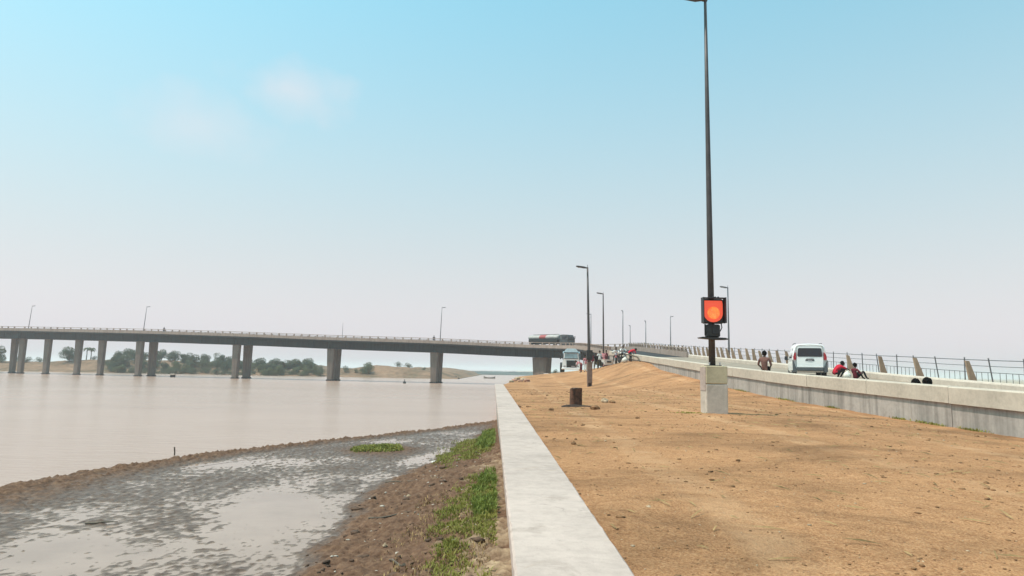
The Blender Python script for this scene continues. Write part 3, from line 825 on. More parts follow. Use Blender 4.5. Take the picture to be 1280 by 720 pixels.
# ------------------------------------------------------------------ bridge
br = empty('road_bridge', tuple(pt(s_at_u(-.1, 150), 4.5, -8)), 0, 'long grey concrete road bridge crossing the muddy river on piers', 'bridge')
ORG = br.location.copy()
cols = [(20, 6.0), (33, 2.0), (63, 2.0), (103, 2.0), (131, 2.0), (179, 1.5), (298, 1.5), (417, 1.5), (544, 1.5)]
S_P = []
for x, off in cols:
    S_P.append((s_at_u((x - 640 - 1.5) * (1 + off / 160.0) / 853.0, 150), off, x))
s671 = s_at_u((668 - 640) / 853.0, 90)
cuts = [S_BR, S_BR + 22, s671] + sorted([a[0] for a in S_P if a[2] in (544, 417, 298, 179, 103, 33)]) + [S_MAX - 20, S_MAX - 1]
for s0, s1 in zip(cuts[:-1], cuts[1:]):
    g = .06
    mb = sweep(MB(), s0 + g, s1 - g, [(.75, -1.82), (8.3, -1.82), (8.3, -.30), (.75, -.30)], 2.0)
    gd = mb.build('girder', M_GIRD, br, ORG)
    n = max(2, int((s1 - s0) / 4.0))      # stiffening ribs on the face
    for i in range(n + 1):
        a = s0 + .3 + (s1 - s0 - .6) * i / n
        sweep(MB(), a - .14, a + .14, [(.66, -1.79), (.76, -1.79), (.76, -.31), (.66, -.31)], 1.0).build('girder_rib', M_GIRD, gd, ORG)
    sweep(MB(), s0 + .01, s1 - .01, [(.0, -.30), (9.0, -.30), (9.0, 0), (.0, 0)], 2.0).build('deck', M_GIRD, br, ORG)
    sweep(MB(), s0 + .02, s1 - .02, [(.02, .002), (.26, .002), (.26, .62), (.02, .62)], 2.0).build('parapet', M_PARA, br, ORG)
    sweep(MB(), s0 + .02, s1 - .02, [(8.74, .002), (8.98, .002), (8.98, .62), (8.74, .62)], 2.0).build('parapet', M_PARA, br, ORG)
    for off in (.14, 8.86):
        mb = MB(); n = int((s1 - s0) / 2.0)
        for i in range(n):
            a = s0 + 1 + (s1 - s0 - 1.2) * i / n
            sweep(mb, a - .11, a + .11, [(off - .11, .622), (off + .11, .622), (off + .11, 1.0), (off - .11, 1.0)], 1.0)
        tag(mb.build('parapet_posts', M_PARA, br, ORG), kind='stuff')
        sweep(MB(), s0 + .02, s1 - .02, [(off - .09, 1.002), (off + .09, 1.002), (off + .09, 1.10), (off - .09, 1.10)], 2.0).build('hand_rail', M_PARA, br, ORG)
def column(s, off, wt, wb, zt, zb=-1.2, depth=1.0, foot=True):
    c = pt(s, off, 0); _, _, _, tx, ty = station(s)
    rz = math.atan2(ty, tx); M = Matrix.Rotation(rz, 4, 'Z')
    mb = MB(); rings = []
    for z, w in ((zb, wb), (.35, wb), (zt, wt)):
        rings.append([Vector((c.x, c.y, z)) + (M @ Vector((px * w / 2, py * depth / 2, 0))) for px, py in ((-1, -.8), (-.8, -1), (.8, -1), (1, -.8), (1, .8), (.8, 1), (-.8, 1), (-1, .8))])
    mb.loft(rings, True)
    p = mb.build('pier_column', M_PIER, br, ORG)
    if foot:
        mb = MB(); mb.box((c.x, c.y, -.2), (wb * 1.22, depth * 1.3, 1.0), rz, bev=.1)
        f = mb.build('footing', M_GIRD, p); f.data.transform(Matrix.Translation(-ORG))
    return p
for s, off, x in S_P:
    zt = station(s)[2] - 1.83
    wide = x in (33, 179, 298)
    column(s, off, 1.75, 1.25, zt)
    if x in (20,): pass
    if x in (179, 298, 417, 544):
        column(s + .2, off + (2.6 if x in (417, 544) else 4.4), 2.0, 1.6, zt)
column(s671, 2.6, 3.7, 2.9, station(s671)[2] - 1.83, depth=2.0)
column(S_BR + 22, 3.5, 2.6, 2.2, station(S_BR + 22)[2] - 1.83, depth=1.6, foot=False)
sweep(MB(), S_BR - .02, S_BR + 1.2, [(.3, -4.0), (8.9, -4.0), (8.9, -1.83), (.3, -1.83)], 1.0).build('abutment', M_WALL, br, ORG)

# ------------------------------------------------------------------ lamp posts
def lamp_post(x, y, z, h, label, r0=.10, r1=.05, arm=.85, arm_dir=math.pi, mat=None, tilt=(0, 0), group='street lamps along the embankment', base=None, rise=.12, head=True):
    mat = mat or M_POLE
    t = empty('street_lamp', (x, y, z), 0, label, 'street lamp', group)
    T = lambda zz: Vector((math.tan(tilt[0]) * zz, math.tan(tilt[1]) * zz, zz))
    MB().tube([T(0), T(h * .35), T(h * .7), T(h)], [r0, r0 * .8 + r1 * .2, r0 * .4 + r1 * .6, r1], 10).build('pole', mat, t, smooth=True)
    if head:
        top = T(h); d = Vector((math.cos(arm_dir), math.sin(arm_dir), 0))
        mb = MB(); n_ = Vector((-d.y, d.x, 0))
        rings = []
        for f, w, th in ((-.06, .05, .05), (.12, .05, .045), (.30, .12, .06), (.85, .14, .05), (1.0, .09, .03)):
            c = top + d * arm * f + Vector((0, 0, rise * f - .02)); rings.append([c + n_ * w + Vector((0, 0, th)), c - n_ * w + Vector((0, 0, th)), c - n_ * w - Vector((0, 0, th)), c + n_ * w - Vector((0, 0, th))])
        mb.loft(rings, True); hd = mb.build('lamp_head', mat, t)
        c = top + d * arm * .6 + Vector((0, 0, rise * .6 - .075))
        mb = MB(); mb.box(c, (arm * .45, .16, .012), arm_dir); mb.build('lens', M_CHROME, hd)
        MB().tube([top, top + Vector((0, 0, .22))], .02, 6).build('finial', mat, t)
    if base: base(t)
    return t
zb = gz1(5.42, 18.35)
blk_z = zb + 1.24
lamp_post(5.40, 18.40, blk_z, 10.44, 'tall dark lamp post rising from the concrete block with an orange signal', .088, .038, tilt=(R(-.1), 0), rise=.16)
def base2(t):
    mb = MB()
    for sx in (-1, 1): mb.box((sx * .13, 0, .15), (.07, .30, .30))
    mb.box((0, 0, 1.05), (.36, .34, 1.52), bev=.02)
    mb.build('base_casing', plain('brown_casing', (.20, .125, .095), .7, .1, .25, 5), t)
    mb = MB(); mb.box((-.02, -.02, 2.32), (.44, .36, .72), bev=.03); mb.build('junction_box', M_DARK, t)
lamp_post(5.75, 50.0, gz1(5.75, 50) - .05, 8.75, 'second dark lamp post, brown boxed foot, standing beyond the stump', .115, .06, .85, tilt=(R(-1.2), 0), base=base2)
lamp_post(10.55, 78.0, gz1(10.55, 78) - .1, 8.5, 'third lamp post rising among the people on the dirt rise', .11, .06, .75, tilt=(R(-.4), 0))
G2 = 'far lamps beyond the road'
lamp_post(15.4, 132.0, 3.0, 11.0, 'faint lamp post seen just right of the second lamp post', .11, .06, .9, mat=M_POLE_L, group=G2)
lamp_post(20.6, 126.0, 3.0, 11.2, 'far lamp post with no arm above the white shirted people', .11, .07, .3, mat=M_POLE_L, group=G2)
lamp_post(25.6, 147.0, .3, 12.6, 'short far lamp post above the person in red', .11, .07, .3, mat=M_POLE_L, group=G2)
lamp_post(26.2, 133.0, .3, 12.6, 'far lamp post left of the two beyond the fence', .11, .07, .3, mat=M_POLE_L, group=G2)
lamp_post(26.6, 114.0, .3, 12.0, 'far lamp post with arm to the right beyond the fence', .11, .06, .5, 0.0, M_POLE_L, group=G2)
lamp_post(20.7, 65.0, station(s_at_y(65))[2], 7.05, 'grey lamp post on the road edge just right of the signal', .09, .05, .75, mat=M_POLE_L, group=G2)
G3 = 'lamps on the bridge deck'
for x, topy, lab, tl, ad in ((551, 385, 'lamp post on the bridge above the third visible pier from the truck', R(1.5), 0.0), (180, 384, 'lamp post on the bridge above the paired piers', R(3.5), 0.0), (36, 383, 'leftmost lamp post on the bridge', R(4), 0.0), (427, 404, 'short thin post on the bridge above a pier', 0, 0.0)):
    s = s_at_u((x - 640) / 853.0, 150); p = pt(s, .45, 0)
    h = (462.6 + .0175 * (x - 640) - topy) * p.y / 853.0 + HC - p.z
    t = lamp_post(p.x, p.y, p.z, h, lab, .09 if x != 427 else .05, .05 if x != 427 else .03, .8, ad, M_POLE_L, (tl, 0), G3, head=(x != 427))

# concrete block (two stacked cubes) under the main pole
t = empty('concrete_block', (5.42, 18.35, zb), 0, 'pale square concrete plinth of two stacked blocks under the signal pole', 'plinth')
mb = MB(); mb.box((0, 0, .36), (.57, .57, .80), bev=.02); mb.build('lower_block', M_BLOCK, t)
mb = MB(); mb.box((0, 0, 1.005), (.57, .57, .475), bev=.02); mb.build('upper_block', M_BLOCK_G, t)
# added panel of another concrete colour standing in for the sunlit left face
mb = MB(); mb.box((-.289, 0, .9), (.012, .52, .62)); mb.build('sunlit_face_panel', M_COPE_R, t)
for dx in (-.14, .14):
    mb = MB(); mb.tube([(.0 + dx, .05 - .16, 1.2), (dx, -.11, 1.34)], .018, 6); mb.build('anchor_bolt', M_CHROME, t)
mb = MB(); mb.box((0, .05, 1.252), (.36, .36, .02)); mb.build('base_plate', M_DARK, t)

# signal lamp on the main pole
def signal():
    px, py = 5.375, 18.40
    z0 = HC + (467 - 404) / 47.0 - .02
    t = empty('signal_lamp', (px, py - .16, z0), R(0), 'big orange warning signal in a black hood strapped to the lamp post', 'signal lamp')
    W, H = .56, .66
    mb = MB(); mb.box((0, -.02, H / 2), (W, .16, H), bev=.03); mb.build('housing', M_BLACK, t)
    # hood: side flaps and top
    for sx in (-1, 1):
        mb = MB(); mb.box((sx * (W / 2 + .015), -.16, H / 2 + .02), (.022, .24, H + .02)); mb.build('hood_flap', M_BLACK, t)
    mb = MB(); mb.box((0, -.13, H + .018), (W + .05, .22, .02)); mb.build('hood_top', M_BLACK, t)
    # orange face, square above and rounded below
    mo, nt, b = new_mat('orange_signal_face')
    b.inputs['Base Color'].default_value = (.55, .06, .03, 1); b.inputs['Roughness'].default_value = .35
    b.inputs['Emission Color'].default_value = (1.0, .11, .045, 1); b.inputs['Emission Strength'].default_value = .5
    pts = [(-.245, .61), (-.25, .27)] + [(.25 * math.cos(R(a)), .27 + .235 * math.sin(R(a))) for a in range(190, 351, 20)] + [(.25, .27), (.25, .53), (.23, .61)]
    mb = MB(); mb.prism([(p[0], p[1]) for p in pts], -.125, -.098); face = mb.build('signal_face', mo, t)
    ml, nt, b = new_mat('amber_lens')
    g = nt.nodes.new('ShaderNodeTexCoord')
    n1 = noise(nt, g.outputs['Object'], 9.0, 2)
    c = ramp(nt, n1, [(.35, (.95, .19, .045)), (.7, (1.0, .34, .08))])
    nt.links.new(c, b.inputs['Base Color']); nt.links.new(c, b.inputs['Emission Color']); b.inputs['Emission Strength'].default_value = .45; b.inputs['Roughness'].default_value = .2
    mb = MB(); mb.lathe([(.165, -.0), (.165, .02), (.15, .035), (.13, .03), (.115, .042), (.09, .036), (.075, .046), (.04, .04), (.01, .046)], (0, -.125, .28), 'Y', 24)
    mb.v = [(v[0], -.125 - (v[1] + .125), v[2]) for v in mb.v]
    mb.build('lens', ml, face, smooth=False)
    for dx in (.03, .09, .17):
        mb = MB(); mb.box((dx, 0, H + .05), (.045, .06, .05), bev=.01); mb.build('cable_gland', M_DARK, t)
    mb = MB(); mb.box((0, .0, -.19), (.36, .24, .34), bev=.03); mb.box((-.20, -.02, -.16), (.03, .04, .30)); mb.build('control_box', M_DARK, t)
    mb = MB(); mb.box((.06, -.125, -.21), (.20, .03, .14), bev=.01); mb.build('box_door', M_BLACK, t)
    mb = MB(); mb.tube([(.24, 0, .0), (.25, -.02, -.1), (.2, -.02, -.2)], .014, 6); mb.build('cable', M_BLACK, t)
    mb = MB()
    poly = [(-.37, -.37), (-.30, -.355), (.30, -.375), (.38, -.40), (.36, -.425), (.1, -.43), (-.34, -.395)]
    mb.prism(poly, -.16, .16); mb.build('shelf_plate', M_DARK, t)
    for zz in (.12, .52):
        mb = MB(); mb.lathe([(.125, -.025), (.125, .025)], (.02, .16, zz), 'Z', 14); mb.box((0, .08, zz), (.10, .10, .05)); mb.build('pole_clamp', M_DARK, t)
signal()

# ------------------------------------------------------------------ stump, pit and loose pieces on the dirt
zs = gz1(2.02, 21.2)
t = empty('cut_post_stump', (2.02, 21.2, zs), R(8), 'rusty brown cut off post stump sticking up from the dirt', 'stump')
mb = MB(); rings = []
for z, k in ((-.1, 1.0), (.3, .98), (.54, .97)):
    rings.append([Vector((.17 * k * cx + random.uniform(-.006, .006), .17 * k * cy + random.uniform(-.006, .006), z + (random.uniform(-.025, .02) if z > .5 else 0))) for cx, cy in ((-1, -.7), (-.7, -1), (0, -1.02), (.7, -1), (1, -.7), (1, .7), (.7, 1), (0, 1.02), (-.7, 1), (-1, .7))])
mb.loft(rings, True); mb.build('post_body', M_RUST, t)
mb = MB(); mb.box((0.03, -.005, .545), (.22, .22, .03), .2); mb.build('broken_top', plain('grey_rust', (.14, .105, .085), .9, .1, .5, 14), t)
mb = MB(); mb.loft([[Vector((x, y + dy, z)) for dy, z in ((-.10, -.02), (.12, -.02), (.10, h), (-.04, h * .9))] for x, y, h in ((-.46, -.28, .015), (-.3, -.30, .055), (-.05, -.33, .06), (.2, -.32, .045), (.45, -.28, .03), (.66, -.26, .01))], True)
o = mb.build('slot_dark_strip', plain('slot_dark', (.045, .024, .016), .9, 0, .5, 12), None)  # raised dark strip standing in for a slot, its darkness put into the colour
o.location = (2.02, 21.2, zs); tag(o, 'dark strip standing in for the slot at the foot of the rusty stump', 'slot')
def rock(name, x, y, r, mat, label, cat, seed, sq=(1, 1, .6), group=None):
    rnd = random.Random(seed); bm = bmesh.new(); bmesh.ops.create_icosphere(bm, subdivisions=2, radius=1)
    for v in bm.verts:
        k = 1 + rnd.uniform(-.16, .16); v.co = Vector((v.co.x * r * sq[0] * k, v.co.y * r * sq[1] * k, v.co.z * r * sq[2] * k))
    me = bpy.data.meshes.new(name); bm.to_mesh(me); bm.free(); me.materials.append(mat)
    o = link_mesh(name, me, None, (x, y, gz1(x, y) + r * sq[2] * .45)); o.rotation_euler = (0, 0, rnd.uniform(0, 3)); return tag(o, label, cat, group)
def at(x, y, zr=None):
    """ground point under a spot of the view, from the viewing angles"""
    Yd = 20.0
    for _ in range(12):
        X = (x - 640) / 853.0 * Yd; z = gz1(X, Yd) - HC
        Yd = -z * 853.0 / max(2.0, (y - (462.6 + .0175 * (x - 640))))
        Yd = min(max(Yd, 3), 60)
    return (x - 640) / 853.0 * Yd, Yd
X0, Y0 = at(757, 502); rock('broken_brick', X0, Y0, .16, M_STONE, 'tan lump of rubble just right of the stump', 'rubble', 3, (1, .7, .7))
X0, Y0 = at(766, 503); rock('dark_clod', X0, Y0, .14, M_CLOD, 'long dark clod right of the tan rubble', 'clod', 4, (1.5, .6, .4))
X0, Y0 = at(691, 512); rock('dark_clod', X0, Y0, .09, M_CLOD, 'round dark clod left of the dark slot strip', 'clod', 5, (1.3, .8, .5))
X0, Y0 = at(650, 508); rock('dark_clod', X0, Y0, .08, M_CLOD, 'dark clod lying beside the river wall edge', 'clod', 6, (1.4, .8, .5))
X0, Y0 = at(663, 508); rock('dark_clod', X0, Y0, .07, M_CLOD, 'flat dark clod right of the one by the wall', 'clod', 7, (1.6, .8, .4))
X0, Y0 = at(686, 494); rock('dark_clod', X0, Y0, .06, M_CLOD, 'tiny dark clod far left of the stump', 'clod', 8)
X0, Y0 = at(745, 474); rock('dark_clod', X0, min(Y0, 58), .14, M_CLOD, 'dark clod at the foot of the second lamp post', 'clod', 9)
X0, Y0 = at(797, 522); rock('dark_clod', X0, Y0, .05, M_CLOD, 'small dark clod on open soil left of the plinth', 'clod', 10)
X0, Y0 = at(719, 553); rock('dark_clod', X0, Y0, .045, M_CLOD, 'little dark clod in front of the stump', 'clod', 12)
for i in range(6):     # rubble on the edge beyond the river wall
    xx = .1 + i * .28; rock('broken_brick', xx, 62 + (i * 37 % 5), .22 + .05 * (i % 3), plain('reddish_rubble', (.42, .22, .15), .9, 0, .3, 5) if i % 2 else M_STONE, 'broken masonry lump on the bank beyond the river wall end', 'rubble', 30 + i, (1.2, .9, .6), 'rubble at the end of the river wall')

# bent pipe on the crest
pp = []
for x, y, h in ((10.1, 60.5, .75), (10.35, 59.8, .62), (10.6, 59.0, .46), (10.75, 58.2, .36), (10.8, 57.3, .02)):
    pp.append((x, y, gz1(x, y) + h))
o = MB().tube(pp, [.05, .06, .06, .06, .07], 6).build('fallen_branch', M_OLIVE if False else plain('dry_branch', (.10, .075, .05), .9, 0, .3, 9))
tag(o, 'bent dry branch lying on the crest by the wall end', 'branch')

# stick standing in the shallows, small things on the river
def water_pt(x, y): 
    Yd = HC * 853.0 / (y - (462.6 + .0175 * (x - 640))); return (x - 640) / 853.0 * Yd, Yd
X0, Y0 = water_pt(231, 566)
o = MB().tube([(X0, Y0, -.4), (X0 + .01, Y0, .1), (X0 - .01, Y0, .27)], .022, 6).build('stick', M_BARK); tag(o, 'short thin stick standing in water beyond the mud strip', 'stick')
X0, Y0 = water_pt(222, 471.4)
t = empty('old_footing', (X0, Y0, 0), 0, 'small old concrete footing standing alone in the river', 'footing')
mb = MB(); mb.box((0, 0, .05), (.9, .9, .9), bev=.08); mb.build('base', M_GIRD, t); mb = MB(); mb.box((0, 0, .65), (1.1, 1.0, .28), bev=.08); mb.build('cap', M_COPE, t)
X0, Y0 = water_pt(509, 479)
mb = MB(); mb.lathe([(.05, -.3), (.28, -.1), (.32, .15), (.2, .4), (.06, .5), (.05, .8)], (X0, Y0, 0), 'Z', 12); o = mb.build('buoy', M_DARK); tag(o, 'small dark buoy floating before the bridge', 'buoy')
X0, Y0 = water_pt(563, 473.0)
def boat(x, y, rz, label, L=5.0, cat='boat'):
    t = empty('wooden_boat', (x, y, 0), rz, label, cat, 'boats near the far bank')
    mb = MB(); rings = []
    for f, w, k in ((-1, .05, .75), (-.7, .42, .45), (-.2, .55, .32), (.3, .52, .32), (.75, .36, .48), (1, .05, .85)):
        y_ = f * L / 2
        rings.append([Vector((-w, y_, k + .05)), Vector((-w * .7, y_, -.1)), Vector((0, y_, -.2)), Vector((w * .7, y_, -.1)), Vector((w, y_, k + .05)), Vector((w * .85, y_, k + .02)), Vector((0, y_, .0)), Vector((-w * .85, y_, k + .02))])
    mb.loft(rings, True); mb.build('hull', plain('weathered_boat_wood', (.22, .18, .15), .8, 0, .3, 4), t)
    mb = MB()
    for f in (-.4, .2): mb.box((0, f * L / 2, .24), (.9, .2, .04))
    mb.build('bench', M_BARK, t)
boat(X0, Y0, R(70), 'weathered wooden boat drawn up by the far sand bank', 6.0)
X0, Y0 = water_pt(614, 473.0); boat(X0, Y0, R(85), 'tiny low boat alone on the open river', 4.0)

# ------------------------------------------------------------------ far bank, trees
bx = np.linspace(-330, -16, 240); by = np.concatenate([np.linspace(206, 230, 30), np.linspace(231, 420, 40)])
BX, BY = np.meshgrid(bx, by)
def bank_z(X, Y):
    yw = 211.5 + 5 * fbm(X * .02, X * 0 + 3.1, 3, 7) - 4 * sstep(-60, -20, X)
    d = Y - yw
    prof = np.interp(X, [-330, -175, -165, -140, -128, -118, -105, -95, -85, -60, -52, -45, -36, -28, -22, -18], [2.2, 2.2, 2.3, 3.2, 3.6, 3.4, 2.4, 1.6, 1.4, 1.5, 2.3, 2.9, 2.7, 2.2, 1.2, -.3])
    n1 = fbm(X * .06, Y * .06, 4, 31); n2 = fbm(X * .25, Y * .25, 3, 33)
    z = -.5 + (.9) * sstep(-1.5, 2, d) + prof * sstep(2, 15 + 9 * n1, d) * (1 + .5 * n1) + .3 * n2 * sstep(0, 6, d)
    return z
me = np_mesh('far_bank', np.stack([BX, BY, bank_z(BX, BY)], -1).reshape(-1, 3), grid_faces(*BX.shape), [M_SAND], True)
tag(link_mesh('far_bank', me), kind='structure')
# very distant low shore to the right of the bank
fx = np.linspace(-420, 220, 160); fy = np.array([395.0, 402, 410, 430, 520])
FX, FY = np.meshgrid(fx, fy)
FZ = np.array([-.4, .35, 1.3, 1.8, 2.0])[:, None] * (1 + .25 * fbm(FX * .02, FY * .02, 3, 77)) + .25 * perlin(FX * .22, FY * .1, 5)
me = np_mesh('distant_shore', np.stack([FX, FY, FZ], -1).reshape(-1, 3), grid_faces(*FX.shape), [plain('hazed_scrub', (.085, .105, .10), .95, 0, .3, .05, .1)], True)  # haze of distance put into the scrub's grey-green colour
tag(link_mesh('distant_shore', me), kind='structure')

def tree_proto(h, cw, ch, n, mat, seed, lobes=7, low=.25):
    r_ = np.random.default_rng(seed)
    root = empty('river_tree', (0, 0, 0))
    mb = MB(); lean = r_.uniform(-.06, .06) * h
    mb.tube([(0, 0, -.4), (lean * .4, 0, h * .3), (lean, 0, h * .6)], [.20, .15, .08], 7)
    for i in range(4):
        a = r_.uniform(0, 6.28); z0 = h * r_.uniform(.2, .45)
        mb.tube([(lean * .4, 0, z0), (math.cos(a) * cw * .3, math.sin(a) * cw * .3, z0 + h * .15), (math.cos(a) * cw * .55, math.sin(a) * cw * .55, z0 + h * .3)], [.09, .06, .02], 5)
    mb.build('trunk', M_BARK, root)
    cs = []
    for i in range(lobes):
        a = r_.uniform(0, 6.28); rr = cw * r_.uniform(.1, .62)
        cs.append((lean + math.cos(a) * rr, math.sin(a) * rr, h * low + (h * (1 - low)) * r_.uniform(.18, .80), cw * r_.uniform(.30, .52)))
    P = []
    for i in range(n):
        c = cs[r_.integers(lobes)]
        d = r_.normal(0, 1, 3); d /= np.linalg.norm(d); rad = c[3] * r_.uniform(.45, 1.08) ** .6
        P.append((c[0] + d[0] * rad, c[1] + d[1] * rad, max(h * low * .5, c[2] + d[2] * rad * .85)))
    P = np.array(P); sz = r_.uniform(.10, .24, n) * (h / 6)
    q = r_.normal(0, 1, (n, 3)); q /= np.linalg.norm(q, axis=1)[:, None]; w = np.cross(q, r_.normal(0, 1, (n, 3))); w /= np.linalg.norm(w, axis=1)[:, None]
    V = np.stack([P - q * sz[:, None], P + w * sz[:, None] * .6, P + q * sz[:, None], P - w * sz[:, None] * .6], 1)
    F = np.arange(n * 4).reshape(-1, 4)
    link_mesh('crown', np_mesh('crown', V.reshape(-1, 3), F, [mat]), root)
    return root
protos = [tree_proto(5.6, 3.2, 4, 4200, M_LEAF, 1, 12, .06), tree_proto(4.9, 3.4, 3.6, 4200, M_LEAF, 2, 12, .03), tree_proto(4.0, 3.0, 3, 3200, M_LEAF2, 3, 10, .0), tree_proto(2.8, 2.5, 2.2, 2200, M_LEAF, 4, 9, .0)]
used = [False] * 4
def put_tree(k, x, y, sc, label, group=None, name=None):
    t = protos[k] if not used[k] else copy_tree(protos[k]); used[k] = True
    sc *= .96
    t.location = (x, y, float(bank_z(np.array([x]), np.array([y]))[0]) - .15); t.rotation_euler = (0, 0, random.uniform(0, 6.28)); t.scale = (sc * random.uniform(.9, 1.15), sc * random.uniform(.9, 1.15), sc)
    for key in ('group',):
        if key in t: del t[key]
    tag(t, label, 'tree', group); return t
def bk(x, y=225): return (x - 640) / 853.0 * y
put_tree(1, bk(92, 224), 224, 1.05, 'round dark bushy tree alone on the sand bank')
put_tree(0, bk(3, 228), 228, 1.0, 'dark tree at the left edge of the far bank')
WOOD = 'wood on the far bank'; LW = 'dark green tree in the continuous tree line on the far bank'
for i in range(27):
    x = 144 + i * 9.6 + random.uniform(-4, 4); y = random.uniform(216, 226)
    sc = float(np.interp(x, [140, 170, 190, 215, 245, 300, 340, 400], [.7, .95, .95, .7, .88, .84, .75, .7])) * random.uniform(.72, 1.0)
    put_tree(random.choice((0, 1, 1, 2, 2)), bk(x, y), y, sc, LW, WOOD)
for i in range(14):
    x = 150 + i * 18 + random.uniform(-5, 5); y = random.uniform(228, 246)
    put_tree(random.choice((0, 1, 1)), bk(x, y), y, random.uniform(.72, .9), LW, WOOD)
LS = 'low bush growing at the water edge of the far bank'; GS = 'bushes on the far bank'
for i in range(52):
    x = 142 + i * 5.2 + random.uniform(-3, 3); y = random.uniform(211, 215)
    put_tree(random.choice((3, 3, 2)), bk(x, y), y, random.uniform(.5, .85), LS, GS)
for i, (x, y, sc) in enumerate(((40, 226, .8), (55, 230, .7), (140, 222, .7), (435, 219, .8), (448, 218, .55), (465, 216, 1.0), (457, 217, .8), (500, 232, .7), (513, 236, .75), (533, 226, .4), (8, 226, .8), (30, 240, .8), (123, 232, .6), (405, 224, .7))):
    put_tree(3 if sc < .9 else 2, bk(x, y), y, sc, 'sparse bush scattered on the sandy bluff of the far bank', 'bushes on the sand bluffs')
def palm(x, y, h, label):
    t = empty('palm_tree', (x, y, float(bank_z(np.array([x]), np.array([y]))[0]) - .2), random.uniform(0, 6), label, 'palm tree', 'palms on the far bank')
    MB().tube([(0, 0, 0), (.1, 0, h * .5), (.05, 0, h)], [.18, .13, .11], 7).build('trunk', M_BARK, t)
    mb = MB()
    for i in range(14):
        a = i * 2.4; up = random.uniform(.2, 1.0); L = random.uniform(1.2, 1.7)
        q = [Vector((.05, 0, h)) + Vector((math.cos(a) * L * f, math.sin(a) * L * f, up * L * f - 1.1 * L * f * f)) for f in (0, .35, .7, 1)]
        n_ = Vector((-math.sin(a), math.cos(a), 0))
        vs = []
        for j, p in enumerate(q):
            w = (.10, .30, .26, .02)[j]; vs += [p + n_ * w - Vector((0, 0, w * .5)), p, p - n_ * w - Vector((0, 0, w * .5))]
        fs = []
        for j in range(3): fs += [(j * 3, j * 3 + 1, j * 3 + 4, j * 3 + 3), (j * 3 + 1, j * 3 + 2, j * 3 + 5, j * 3 + 4)]
        mb.add(vs, fs)
    mb.build('crown', M_LEAF, t, fix=False)
palm(bk(113, 230), 230, 4.4, 'left of two small palms on the sand bank'); palm(bk(118.5, 232), 232, 4.3, 'right of two small palms on the sand bank')

